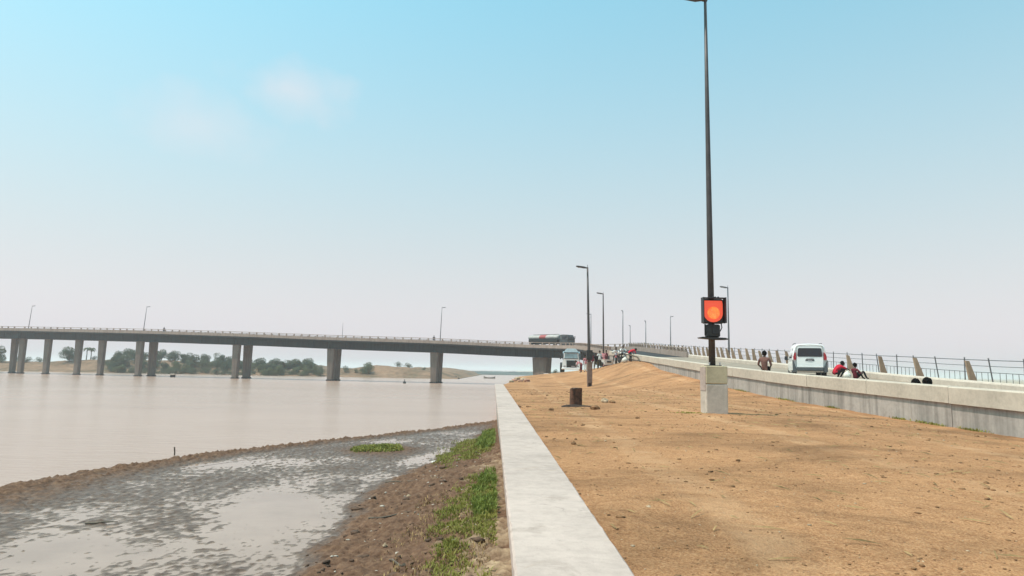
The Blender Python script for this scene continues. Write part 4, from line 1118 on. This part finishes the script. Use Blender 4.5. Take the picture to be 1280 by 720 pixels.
# ------------------------------------------------------------------ people
def person_mesh(J, mats, height=1.0, head_tilt=(0, 0, 0), bulk=1.0):
    """J: joint name -> position; one continuous skinned figure with head, face and fingers. mats: skin, top, bottom, shoe, eye"""
    names = ['pelvis', 'waist', 'chest', 'neck', 'head', 'lsh', 'lel', 'lwr', 'lpalm', 'rsh', 'rel', 'rwr', 'rpalm', 'lhip', 'lkn', 'lan', 'lto', 'rhip', 'rkn', 'ran', 'rto']
    for sgn, k in ((-1, 'l'), (1, 'r')):
        if k + 'palm' not in J:
            d = (J[k + 'wr'] - J[k + 'el']).normalized(); J[k + 'palm'] = J[k + 'wr'] + d * .08
        if k + 'hip' not in J: J[k + 'hip'] = J['pelvis'] + Vector((sgn * .10, 0, -.03))
    if 'waist' not in J: J['waist'] = (J['pelvis'] * .55 + J['chest'] * .45)
    rad = dict(pelvis=(.15, .12), waist=(.135, .105), chest=(.16, .115), neck=(.06, .06), head=(.075, .08), sh=(.068, .068), el=(.046, .046), wr=(.032, .03), palm=(.042, .022), hip=(.10, .10), kn=(.066, .066), an=(.045, .045), to=(.042, .034))
    idx = {n_: i for i, n_ in enumerate(names)}
    E = [('pelvis', 'waist'), ('waist', 'chest'), ('chest', 'neck'), ('neck', 'head'), ('chest', 'lsh'), ('lsh', 'lel'), ('lel', 'lwr'), ('lwr', 'lpalm'), ('chest', 'rsh'), ('rsh', 'rel'), ('rel', 'rwr'), ('rwr', 'rpalm'),
         ('pelvis', 'lhip'), ('lhip', 'lkn'), ('lkn', 'lan'), ('lan', 'lto'), ('pelvis', 'rhip'), ('rhip', 'rkn'), ('rkn', 'ran'), ('ran', 'rto')]
    me = bpy.data.meshes.new('skeleton')
    me.from_pydata([J[n_] for n_ in names], [(idx[a], idx[b]) for a, b in E], [])
    ob = bpy.data.objects.new('skeleton', me); col.objects.link(ob)
    sk = ob.modifiers.new('skin', 'SKIN'); sk.branch_smoothing = .4
    for n_, v in zip(names, me.skin_vertices[0].data):
        r_ = rad.get(n_) or rad[n_[1:]]
        k = bulk if n_ in ('pelvis', 'waist', 'chest') or n_[1:] in ('hip', 'sh') else 1.0
        v.radius = (r_[0] * k, r_[1] * k); v.use_root = (n_ == 'pelvis')
    su = ob.modifiers.new('sub', 'SUBSURF'); su.levels = 1; su.render_levels = 1
    dg = bpy.context.evaluated_depsgraph_get(); dg.update()
    body = bpy.data.meshes.new_from_object(ob.evaluated_get(dg))
    bpy.data.objects.remove(ob)
    segs = [(a, b) for a, b in E]
    lab = {}
    for a, b in segs:
        k = 0
        if b in ('head', 'neck') : k = 0
        elif b[1:] in ('wr', 'palm'): k = 0
        elif b[1:] in ('sh', 'el') or b in ('waist', 'chest'): k = 1
        elif b[1:] in ('hip', 'kn', 'an'): k = 2
        elif b[1:] == 'to': k = 3
        lab[(a, b)] = k
    lab[('chest', 'neck')] = 1
    verts = [v.co.copy() for v in body.vertices]; faces = [tuple(p.vertices) for p in body.polygons]; mi = []
    for p in body.polygons:
        c = p.center; best = (9, 0)
        for a, b in segs:
            A, B = J[a], J[b]; d = B - A; t = max(0, min(1, (c - A).dot(d) / max(d.length_squared, 1e-6))); dist = (A + d * t - c).length - (.09 if lab[(a, b)] in (1, 2) and b in ('waist', 'chest') else 0)
            k = lab[(a, b)]
            if (a, b) == ('chest', 'neck') and t > .75: k = 0
            if dist < best[0]: best = (dist, k)
        mi.append(best[1])
    bpy.data.meshes.remove(body)
    mb = MB(); mb.v = [tuple(v) for v in verts]; mb.f = faces; mb.mi = mi
    # head: skull, jaw, nose, ears, eyes and mouth; faces local +Y
    H = J['head'] + (J['head'] - J['neck']).normalized() * .045
    rot = Euler(head_tilt).to_matrix()
    mb.mat(0)
    mb.ellip(H, (.076, .095, .112), 12, 9, rot)
    mb.ellip(H + rot @ Vector((0, .025, -.06)), (.056, .065, .062), 10, 6, rot)
    mb.ellip(H + rot @ Vector((0, .098, -.012)), (.015, .022, .026), 6, 5, rot)
    for sx in (-1, 1): mb.ellip(H + rot @ Vector((sx * .08, -.005, -.01)), (.012, .022, .034), 6, 5, rot)
    mb.mat(4)
    for sx in (-1, 1): mb.ellip(H + rot @ Vector((sx * .032, .083, .012)), (.014, .01, .008), 6, 5, rot)
    mb.ellip(H + rot @ Vector((0, .086, -.06)), (.024, .008, .006), 6, 5, rot)
    mb.mat(0)
    for k, sgn in (('l', -1), ('r', 1)):
        w, p = J[k + 'wr'], J[k + 'palm']; d = (p - w).normalized()
        side = d.cross(Vector((0, 1, 0))) if abs(d.y) < .8 else d.cross(Vector((0, 0, 1)))
        side.normalize(); nrm = d.cross(side)
        for i, L in enumerate((.066, .076, .071, .055)):
            b0 = p + side * (-.03 + .02 * i) - d * .01
            mb.tube([b0, b0 + d * L * .5 + nrm * .006, b0 + d * L * .95 + nrm * .028], [.0095, .0085, .006], 5)
        b0 = w + d * .03 + side * -.03
        mb.tube([b0, b0 + d * .03 - side * .03, b0 + d * .065 - side * .036 + nrm * .012], [.012, .010, .007], 5)
    return mb, H, rot
V3 = Vector
POSES = {
 'stand': dict(pelvis=(0, 0, .93), chest=(0, 0, 1.25), neck=(0, .01, 1.43), head=(0, .03, 1.54), lsh=(-.185, 0, 1.36), lel=(-.24, -.02, 1.09), lwr=(-.25, .05, .85), rsh=(.185, 0, 1.36), rel=(.24, -.02, 1.09), rwr=(.25, .05, .85), lkn=(-.10, .02, .50), lan=(-.11, -.02, .08), lto=(-.13, .13, .035), rkn=(.10, .02, .50), ran=(.11, -.02, .08), rto=(.13, .13, .035)),
 'walk': dict(pelvis=(0, 0, .91), chest=(0, .03, 1.23), neck=(0, .05, 1.41), head=(0, .07, 1.52), lsh=(-.185, .03, 1.34), lel=(-.24, -.12, 1.10), lwr=(-.23, -.10, .87), rsh=(.185, .03, 1.34), rel=(.24, .12, 1.10), rwr=(.23, .26, .93), lkn=(-.10, .20, .52), lan=(-.10, .27, .10), lto=(-.11, .43, .06), rkn=(.10, -.06, .50), ran=(.10, -.30, .13), rto=(.11, -.16, .035)),
 'bend': dict(pelvis=(0, -.12, .88), chest=(0, .22, 1.06), neck=(0, .38, 1.10), head=(0, .49, 1.10), lsh=(-.185, .28, 1.04), lel=(-.22, .38, .80), lwr=(-.16, .48, .58), rsh=(.185, .28, 1.04), rel=(.22, .38, .80), rwr=(.16, .48, .58), lkn=(-.12, .02, .48), lan=(-.12, -.06, .08), lto=(-.14, .09, .035), rkn=(.12, .02, .48), ran=(.12, -.06, .08), rto=(.14, .09, .035)),
 'ledge': dict(pelvis=(0, 0, .12), chest=(0, .03, .42), neck=(0, .06, .585), head=(0, .09, .685), lsh=(-.185, .03, .52), lel=(-.27, .04, .25), lwr=(-.20, .24, .16), rsh=(.185, .03, .52), rel=(.27, .06, .25), rwr=(.20, .26, .16), lkn=(-.12, .44, .12), lan=(-.12, .46, -.30), lto=(-.13, .60, -.35), rkn=(.12, .44, .12), ran=(.12, .46, -.30), rto=(.13, .60, -.35)),
 'squat': dict(pelvis=(0, -.10, .28), chest=(0, .10, .55), neck=(0, .20, .67), head=(0, .29, .73), lsh=(-.185, .13, .62), lel=(-.25, .38, .50), lwr=(-.16, .56, .44), rsh=(.185, .13, .62), rel=(.25, .38, .50), rwr=(.16, .56, .44), lkn=(-.16, .38, .50), lan=(-.14, .12, .08), lto=(-.15, .28, .035), rkn=(.16, .38, .50), ran=(.14, .12, .08), rto=(.15, .28, .035)),
 'floor': dict(pelvis=(0, 0, .12), chest=(0, -.05, .42), neck=(0, -.04, .585), head=(0, .0, .685), lsh=(-.185, -.04, .52), lel=(-.27, .10, .30), lwr=(-.18, .32, .34), rsh=(.185, -.04, .52), rel=(.27, .10, .30), rwr=(.18, .32, .34), lkn=(-.14, .42, .42), lan=(-.13, .60, .08), lto=(-.13, .75, .04), rkn=(.14, .42, .42), ran=(.13, .60, .08), rto=(.13, .75, .04)),
 'ride': dict(pelvis=(0, -.10, .83), chest=(0, .06, 1.14), neck=(0, .14, 1.30), head=(0, .19, 1.40), lsh=(-.185, .08, 1.24), lel=(-.30, .28, 1.05), lwr=(-.30, .50, 1.00), rsh=(.185, .08, 1.24), rel=(.30, .28, 1.05), rwr=(.30, .50, 1.00), lkn=(-.20, .30, .70), lan=(-.20, .16, .30), lto=(-.21, .32, .27), rkn=(.20, .30, .70), ran=(.20, .16, .30), rto=(.21, .32, .27)),
}
def person(x, y, z, rz, pose, top, bottom, label, group=None, scale=1.0, hat=None, head_tilt=(0, 0, 0), bulk=1.0, hair=1.0):
    t = empty('person', (x, y, z), rz, label, 'person', group); t.scale = (scale,) * 3
    J = {k: V3(v) for k, v in POSES[pose].items()}
    mb, H, rot = person_mesh(J, None, 1, head_tilt, bulk)
    b = mb.build('body', [M_SKIN, top, bottom, M_DARK, M_HAIR], t, smooth=True)
    mb = MB(); mb.ellip(H + rot @ V3((0, -.016, .026)), (.086 * hair, .098 * hair, .105 * hair), 12, 8, rot); mb.v = [tuple(V3(v) + (V3(v) - H).normalized() * random.uniform(-.008, .012) * hair) for v in mb.v]; mb.build('hair', M_HAIR, t, smooth=True)
    if hat is not None:
        mb = MB(); mb.lathe([(.16, .045), (.10, .06), (.095, .13), (.06, .155), (.01, .16)], H, 'Z', 14); mb.build('hat', hat, t)
    return t

# person sitting on the coping with the back to us
sC = s_at_y(30.6)
p = pt(sC, .16, TOP)
person(p.x, p.y, p.z, R(-30), 'ledge', C_MAUVE, C_BLACK, 'person in a faded mauve top sitting on the wall, back turned', None, 1.02, bulk=1.08, hair=1.12)
# two people behind the wall, only their dark hair above it
for y, r0, dz, hs, lab in ((20.6, R(8), -.17, 1.3, 'person hidden behind the wall, lower of two dark heads'), (20.05, R(-6), -.12, 1.34, 'person hidden behind the wall, higher of two dark heads')):
    p = pt(s_at_y(y), .62, 0)
    person(p.x, p.y, p.z + dz, r0 + R(-90), 'floor', C_BLACK, C_BLUE, lab, 'heads behind the wall', 1.0, hair=hs)
# squatting person in red beside the van
XV, YV = 16.15, 37.3
zr = lambda x, y: station(s_at_y(y))[2]
person(17.55, 37.0, zr(17.5, 37.0), R(-88), 'squat', C_RED, C_BLACK, 'person in a red top squatting on the road beside the white van', None, 1.06, bulk=1.25, hair=1.05)
mb = MB(); mb.ellip((0, 0, .17), (.20, .17, .19), 12, 8); mb.ellip((.02, 0, .36), (.08, .07, .07), 8, 6); o = mb.build('white_sack', M_SACK, smooth=True)
o.location = (17.78, 36.3, zr(17.8, 36.3) + .02); tag(o, 'white sack on the road in front of the person in red', 'sack')
o = empty('person', (0, 0, 0)); bpy.data.objects.remove(o)
person(18.35, 36.6, zr(18.35, 36.6), R(-75), 'floor', C_DKRED, C_BLACK, 'dark clothed person crouching to the right of the one in red', None, 1.0, hair=1.1)

# crowd on the dirt rise
crowd = [
 (727, 68, 'bend', C_PINK, C_DKRED, 100, 'person in pink bending beside the truck'),
 (733, 67, 'stand', C_PINK, C_WHITE, 200, 'person in pink standing right behind the second lamp post foot'),
 (742, 68, 'stand', C_DKRED, C_WHITE, 160, 'person in maroon top and white trousers right of the lamp post'),
 (746, 66, 'walk', C_BLACK, C_OLIVE, 190, 'person in black walking among the crowd on the rise'),
 (750.5, 66.5, 'stand', C_WHITE, C_OLIVE, 185, 'person in a bright white shirt and olive trousers on the rise'),
 (755.5, 67, 'walk', C_PINK, C_PINK, 150, 'person in a long pink dress beside the third lamp post'),
 (758.5, 70, 'stand', C_DKRED, C_DKRED, 210, 'person in maroon leaning at the third lamp post'),
]
for x, y, po, a, b, rz, lab in crowd:
    X0 = (x - 640) / 853.0 * y
    person(X0, y, gz1(X0, y) - .02, R(rz), po, a, b, lab, 'crowd on the dirt rise', random.uniform(.95, 1.02))
def motorbike(x, y, z, rz, body, label):
    t = empty('motorcycle', (x, y, z), rz, label, 'motorcycle', 'motorcycles on the rise')
    for yy in (-.62, .66):
        mb = MB(); n = 18
        for i in range(n):
            pass
        mb.lathe([(.20, -.04), (.29, -.045), (.31, -.02), (.31, .02), (.29, .045), (.20, .04)], (0, yy, .31), 'X', 20); w = mb.build('wheel', M_TYRE, t)
        mb = MB(); mb.lathe([(.02, -.05), (.19, -.03), (.19, .03), (.02, .05)], (0, yy, .31), 'X', 16); mb.build('rim', M_CHROME, w)
    mb = MB(); mb.box((0, .0, .42), (.22, .5, .32), bev=.05); mb.tube([(0, -.62, .31), (0, -.1, .4)], .03, 6); mb.build('engine', M_DARK, t)
    mb = MB(); mb.loft([[V3((sx * w, y_, z_ + sz * h)) for sx, sz in ((-1, -1), (1, -1), (1, 1), (-1, 1))] for y_, w, z_, h in ((-.05, .09, .76, .06), (.15, .15, .80, .11), (.38, .10, .82, .09))], True); mb.build('fuel_tank', body, t)
    mb = MB(); mb.box((0, -.38, .76), (.24, .68, .09), bev=.03); mb.build('seat', M_BLACK, t)
    mb = MB(); mb.tube([(-.06, .66, .31), (-.06, .42, .95)], .025, 6); mb.tube([(.06, .66, .31), (.06, .42, .95)], .025, 6); mb.build('fork', M_CHROME, t)
    mb = MB(); mb.tube([(-.36, .36, 1.02), (-.12, .46, .98), (.12, .46, .98), (.36, .36, 1.02)], .018, 6); mb.build('handlebar', M_DARK, t)
    mb = MB(); mb.lathe([(.09, -.06), (.10, .02), (.07, .05)], (0, .54, .86), 'Y', 12); mb.build('headlight', M_CHROME, t)
    for yy, zz in ((-.72, .66), (.68, .66)):
        mb = MB(); mb.box((0, yy, zz), (.13, .42, .03), rx=(-.35 if yy > 0 else .3)); mb.build('mudguard', body, t)
    return t
for x, y, po, top, bot, bd, rz, la, lb in (
   (771.0, 64.0, 'ride', C_WHITE, C_BLACK, M_REDP, 168, 'left motorcycle of the two under white shirted riders', 'rider in white on the left motorcycle'),
   (778.5, 62.5, 'ride', C_WHITE, C_BLACK, M_BLACK, 195, 'right motorcycle of the two under white shirted riders', 'rider in white on the right motorcycle')):
    X0 = (x - 640) / 853.0 * y; z = gz1(X0, y) - .02
    motorbike(X0, y, z, R(rz), bd, la); person(X0, y, z, R(rz), po, top, bot, lb, 'motorcycle riders', 1.0)
X0 = (789 - 640) / 853.0 * 61.0
person(X0, 61.0, gz1(X0, 61.0) - .02, R(-70), 'bend', C_RED, C_BLACK, 'person in a red shirt bending over at the top of the rise', None, 1.0, bulk=1.2)
# white tub / cart tray between crowd and riders
X0 = (760.5 - 640) / 853.0 * 64.5; z = gz1(X0, 64.5)
t = empty('hand_cart', (X0, 64.5, z), R(12), 'low white cart with a dark hollow between the crowd and the riders', 'cart')
mb = MB(); mb.loft([[V3((sx * w, sy * d, zz)) for sx, sy in ((-1, -1), (1, -1), (1, 1), (-1, 1))] for w, d, zz in ((.38, .3, .12), (.52, .42, .62), (.48, .38, .60), (.36, .28, .2))], True); mb.build('tray', C_WHITE, t)
mb = MB(); mb.box((0, -.385, .40), (.42, .02, .16)); mb.build('dark_panel', M_BLACK, t)
for sx in (-1, 1):
    mb = MB(); mb.lathe([(.04, -.03), (.17, -.035), (.18, 0), (.17, .035), (.04, .03)], (sx * .5, .1, .18), 'X', 14); mb.build('wheel', M_TYRE, t)
MB().tube([(-.3, .4, .5), (-.3, .9, .8), (.3, .9, .8), (.3, .4, .5)], .02, 6).build('handle', M_DARK, t)
X0 = (786 - 640) / 853.0 * 61.5
mb = MB(); mb.ellip((0, 0, .22), (.26, .2, .24), 12, 8); mb.ellip((.05, 0, .45), (.09, .07, .08), 8, 5); o = mb.build('white_sack', M_SACK, smooth=True); o.location = (X0 - .35, 61.2, gz1(X0 - .35, 61.2)); tag(o, 'white sack on the rise left of the person bending in red', 'sack')
# people on the bridge
for x, lab in ((203, 'tiny figure standing at the bridge rail near the left'), (542, 'tiny figure at the bridge rail near the middle lamp')):
    p = pt(s_at_u((x - 640) / 853.0, 150), .8, .0); person(p.x, p.y, p.z, R(180), 'stand', C_BLACK, C_BLUE, lab, 'figures on the bridge')

# ------------------------------------------------------------------ vehicles
def wheel(parent, x, y, r, w=.22, hub=M_CHROME):
    mb = MB(); mb.lathe([(r * .62, -w / 2), (r * .94, -w / 2), (r, -w / 2 + .03), (r, w / 2 - .03), (r * .94, w / 2), (r * .62, w / 2)], (x, y, r), 'X', 22); t_ = mb.build('wheel', M_TYRE, parent)
    mb = MB(); mb.lathe([(.03, -w / 2 - .005), (r * .60, -w / 2 + .02), (r * .60, w / 2 - .02), (.03, w / 2 + .005)], (x, y, r), 'X', 16); mb.build('rim', hub, t_)
def van(x, y, z, rz):
    """rear at y=0, heading +Y"""
    t = empty('white_van', (x, y, z), rz, 'white compact van seen from behind on the road', 'van')
    def ring(y_, w, zb_, zt, wt, r=.12):
        # lower half-width w, upper half-width wt, tumblehome above the belt line
        bz = 1.0
        return [V3(p) for p in ((-w + .06, y_, zb_), (w - .06, y_, zb_), (w, y_, zb_ + .12), (w + .01, y_, .62), (w, y_, min(bz, zt - .05)), ((w + wt) / 2 + .02, y_, min(1.35, zt - .03)), (wt, y_, zt - r), (wt - .07, y_, zt - .035), (wt - .22, y_, zt), (0, y_, zt + .025), (-wt + .22, y_, zt), (-wt + .07, y_, zt - .035), (-wt, y_, zt - r), (-(w + wt) / 2 - .02, y_, min(1.35, zt - .03)), (-w, y_, min(bz, zt - .05)), (-w - .01, y_, .62), (-w, y_, zb_ + .12))]
    mb = MB()
    mb.loft([ring(.10, .80, .42, 1.74, .66), ring(.02, .84, .36, 1.78, .70), ring(.10, .865, .30, 1.81, .735), ring(.5, .875, .28, 1.83, .76), ring(2.0, .88, .28, 1.84, .77), ring(2.7, .88, .28, 1.80, .75), ring(3.25, .87, .28, 1.22, .82, .1), ring(3.9, .84, .30, 1.08, .78, .1), ring(4.15, .74, .36, .95, .66, .08)], True)
    body = mb.build('body', M_WHITEP, t, smooth=False)
    # tailgate skin, slightly proud, with a seam
    mb = MB(); mb.loft([[V3((sx * w, yy, zz)) for sx, w, zz in ((-1, .655, .60), (1, .655, .60), (1, .665, 1.02), (1, .60, 1.66), (-1, .60, 1.66), (-1, .665, 1.02))] for yy in (.06, -.012)], True)
    tg = mb.build('tailgate', M_WHITEP, t)
    pts = [(-.60, 1.13), (.60, 1.13), (.63, 1.20), (.585, 1.56), (.54, 1.60), (-.54, 1.60), (-.585, 1.56), (-.63, 1.20)]
    mb = MB(); mb.prism(pts, -.024, -.006); mb.build('rear_window', M_GLASS, tg)
    mb = MB(); mb.prism([(-.23, .90), (.23, .90), (.21, .995), (-.21, .995)], -.022, -.008); mb.build('plate_recess', M_GREYPL, tg)
    mb = MB(); mb.box((0, -.03, .935), (.22, .012, .055)); mb.build('number_plate', M_CHROME, tg)
    mb = MB(); mb.box((0, -.035, 1.03), (.36, .03, .03), bev=.008); mb.build('tailgate_handle', M_CHROME, tg)
    mb = MB(); mb.tube([(0, -.03, 1.17), (.28, -.035, 1.20)], .012, 6); mb.build('rear_wiper', M_BLACK, tg)
    for sx in (-1, 1):
        pts = [(sx * .69, .98), (sx * .835, .96), (sx * .845, 1.12), (sx * .80, 1.27), (sx * .72, 1.36), (sx * .69, 1.36), (sx * .70, 1.16)]
        mb = MB(); mb.prism(pts, -.03, .10); mb.build('tail_light', M_REDL, t)
        pts = [(sx * .66, .30), (sx * .875, .30), (sx * .885, .95), (sx * .83, .90), (sx * .72, .56)]
        mb = MB(); mb.prism(pts, -.035, .10); mb.build('bumper_corner', M_GREYPL, t)
        mb = MB(); mb.box((sx * 1.0, 2.95, 1.10), (.17, .10, .24), bev=.03); mb.box((sx * .9, 2.97, 1.04), (.12, .05, .05)); mb.build('side_mirror', M_BLACK, t)
        for y0, y1 in ((.55, 1.35), (1.42, 2.55)):
            mb = MB(); mb.loft([[V3((sx * (.865 + k), yy, 1.08)) for yy in (y0, y1)] + [V3((sx * (.775 + k), yy, 1.60)) for yy in (y1 - .05, y0 + .05)] for k in (.0, .016)], True); mb.build('side_window', M_GLASS, t)
        mb = MB(); mb.tube([(sx * .66, .4, 1.86), (sx * .67, 1.4, 1.90), (sx * .66, 2.5, 1.86)], .018, 6); mb.build('roof_rail', M_BLACK, t)
    mb = MB(); mb.box((0, -.01, .46), (1.36, .14, .22), bev=.04); mb.build('rear_bumper', M_GREYPL, t)
    mb = MB(); mb.box((0, -.045, .60), (1.30, .05, .10), bev=.02); mb.build('bumper_step', M_WHITEP, t)
    for sx in (-1, 1):
        wheel(t, sx * .76, .75, .31); wheel(t, sx * .76, 3.35, .31)
    return t
van(XV + .12, YV, zr(XV, YV), R(-18))

def truck(x, y, z, rz):
    """front faces -Y"""
    t = empty('white_truck', (x, y, z), rz, 'white truck with pale blue cab top facing us at the river side of the rise', 'truck')
    mb = MB(); mb.loft([[V3((sx * w, yy, zz)) for sx, zz, w in ((-1, .45, wb), (1, .45, wb), (1, 1.55, wm), (1, 2.45, wt), (-1, 2.45, wt), (-1, 1.55, wm))] for yy, wb, wm, wt in ((.0, 1.12, 1.02, .84), (.25, 1.16, 1.08, .88), (1.7, 1.16, 1.10, .92))], True); mb.build('cab', M_WHITEP, t)
    mb = MB(); mb.loft([[V3((sx * w, yy, zz)) for sx, zz, w in ((-1, 2.455, .86), (1, 2.455, .86), (1, 2.8, .76), (1, 2.98, .5), (-1, 2.98, .5), (-1, 2.8, .76))] for yy in (-.05, .2, 1.6)], True); mb.build('roof_cap', M_BLUEP, t)
    mb = MB(); mb.box((0, -.06, 2.45), (1.86, .1, .10), bev=.02); mb.build('sun_visor', M_DARK, t)
    mb = MB(); mb.prism([(-.84, 1.72), (.84, 1.72), (.76, 2.36), (-.76, 2.36)], -.03, .02); w = mb.build('windscreen', plain('sky_tinted_glass', (.30, .42, .46), .12, 0, .25, 1.2), t)
    mb = MB(); mb.box((0, -.045, 1.72), (1.75, .04, .07)); mb.build('wiper_panel', M_DARK, t)
    mb = MB(); mb.box((0, -.02, .98), (1.15, .07, 1.02), bev=.02); g = mb.build('grille', M_BLACK, t)
    for zz in (.62, .82, 1.02, 1.22): 
        mb = MB(); mb.box((0, -.065, zz), (1.05, .03, .035)); mb.build('grille_slat', M_DARK, g)
    mb = MB(); mb.box((.25, -.07, .75), (.42, .03, .12)); mb.build('number_plate', M_CHROME, g)
    mb = MB(); mb.box((0, -.06, .47), (2.36, .18, .22), bev=.04); mb.build('bumper', M_WHITEP, t)
    for sx in (-1, 1):
        mb = MB(); mb.box((sx * .82, -.03, .75), (.3, .06, .2), bev=.02); mb.build('headlight', M_CHROME, t)
        mb = MB(); mb.box((sx * 1.32, .1, 1.9), (.16, .1, .55), bev=.03); mb.tube([(sx * .95, .15, 2.2), (sx * 1.3, .1, 2.15)], .02, 6); mb.build('side_mirror', M_BLACK, t)
        mb = MB(); mb.box((sx * 1.02, .12, 2.0), (.10, .3, .8), bev=.02); mb.build('window_pillar', M_GREYPL, t)
        wheel(t, sx * 1.22, .75, .62, .34, M_DARK); wheel(t, sx * 1.12, 5.2, .55, .34, M_DARK)
    mb = MB(); mb.box((0, 4.2, 1.9), (2.2, 4.4, 1.5), bev=.03); mb.box((0, 4.0, .85), (.9, 5.4, .25)); mb.build('cargo_body', M_BLUEP, t)
X0 = (715 - 640) / 853.0 * 86
truck(X0, 86, gz1(X0, 86) - .03, R(-6))
# small bush left of the truck
tb = copy_tree(protos[3]); X0 = (695.5 - 640) / 853.0 * 82; tb.location = (X0, 82, gz1(X0, 82) - .1); tb.scale = (.16, .16, .2); 
if 'group' in tb: del tb['group']
tag(tb, 'tiny dark bush on the ground left of the white truck', 'bush')

def tanker():
    sT = s_at_u((671 - 640) / 853.0, 95)
    c = pt(sT, 5.4, .01); _, _, _, tx, ty = station(sT)
    rz = math.atan2(tx, -ty)    # local +Y opposite to travel along the path: cab towards the right
    t = empty('tanker_truck', tuple(c), rz, 'tanker truck with a white and red tank driving on the bridge', 'tanker truck')
    L = 12.0
    mb = MB(); prof = []
    rings = []
    for yy, k in ((-6.0, .86), (-5.85, 1), (1.9, 1), (2.05, .86)):
        rings.append([V3((1.15 * k * math.cos(a), yy, 2.25 + .60 * k * math.sin(a))) for a in [2 * math.pi * i / 18 for i in range(18)]])
    mb.loft(rings, True); tk = mb.build('tank', plain('cream_tank_paint', (.42, .37, .34), .4, 0, .15, 2), t)
    for y0, y1 in ((-2.9, -1.2),):
        mb = MB(); mb.loft([[V3((1.165 * math.cos(a), yy, 2.25 + .615 * math.sin(a))) for a in [2 * math.pi * i / 18 for i in range(18)]] for yy in (y0, y1)], True); mb.build('red_band', M_REDP, tk)
    mb = MB(); mb.box((0, -2.0, 2.88), (.5, 6.6, .08)); mb.build('catwalk', M_DARK, tk)
    mb = MB(); mb.box((0, -1.4, 1.12), (1.0, 9.6, .3)); mb.box((1.12, -1.9, 1.66), (.14, 7.6, .72)); mb.box((-1.12, -1.9, 1.66), (.14, 7.6, .72)); mb.build('chassis_and_shade_panels', M_DARK, t)  # dark side boxes also stand in for shade on the tank's lower half
    mb = MB(); mb.loft([[V3((sx * w, yy, zz)) for sx, zz, w in ((-1, .7, 1.15), (1, .7, 1.15), (1, 1.9, 1.15), (1, zt, 1.0), (-1, zt, 1.0), (-1, 1.9, 1.15))] for yy, zt in ((2.5, 2.6), (3.0, 2.75), (4.2, 2.7), (4.55, 2.0))], True); cb = mb.build('cab', plain('dull_cab_paint', (.07, .065, .065), .5, 0, .3, 3), t)
    for sx in (-1, 1):
        mb = MB(); mb.box((sx * 1.13, 3.6, 2.1), (.06, .9, .55)); mb.build('side_window', M_GLASS, cb)
        mb = MB(); mb.box((sx * 1.35, 4.4, 2.25), (.1, .12, .5)); mb.build('side_mirror', M_BLACK, cb)
        for yy in (-5.0, -3.8, 1.2, 3.7): wheel(t, sx * .98, yy, .5, .3, M_DARK)
    mb = MB(); mb.box((0, 4.5, 2.0), (1.9, .1, .6)); mb.build('windscreen', M_GLASS, cb)
tanker()

# ------------------------------------------------------------------ air
def haze():
    m = bpy.data.materials.new('haze_air'); m.use_nodes = True
    nt = m.node_tree; nt.nodes.clear(); out = nt.nodes.new('ShaderNodeOutputMaterial'); v = nt.nodes.new('ShaderNodeVolumePrincipled')
    v.inputs['Color'].default_value = (.92, .94, .97, 1); v.inputs['Density'].default_value = .00055; v.inputs['Anisotropy'].default_value = .2
    nt.links.new(v.outputs[0], out.inputs['Volume'])
    mb = MB(); mb.box((0, 5960, 9.0), (14100, 12200, 22.0)); o = mb.build('haze', m); tag(o, kind='stuff')
    return o
haze()
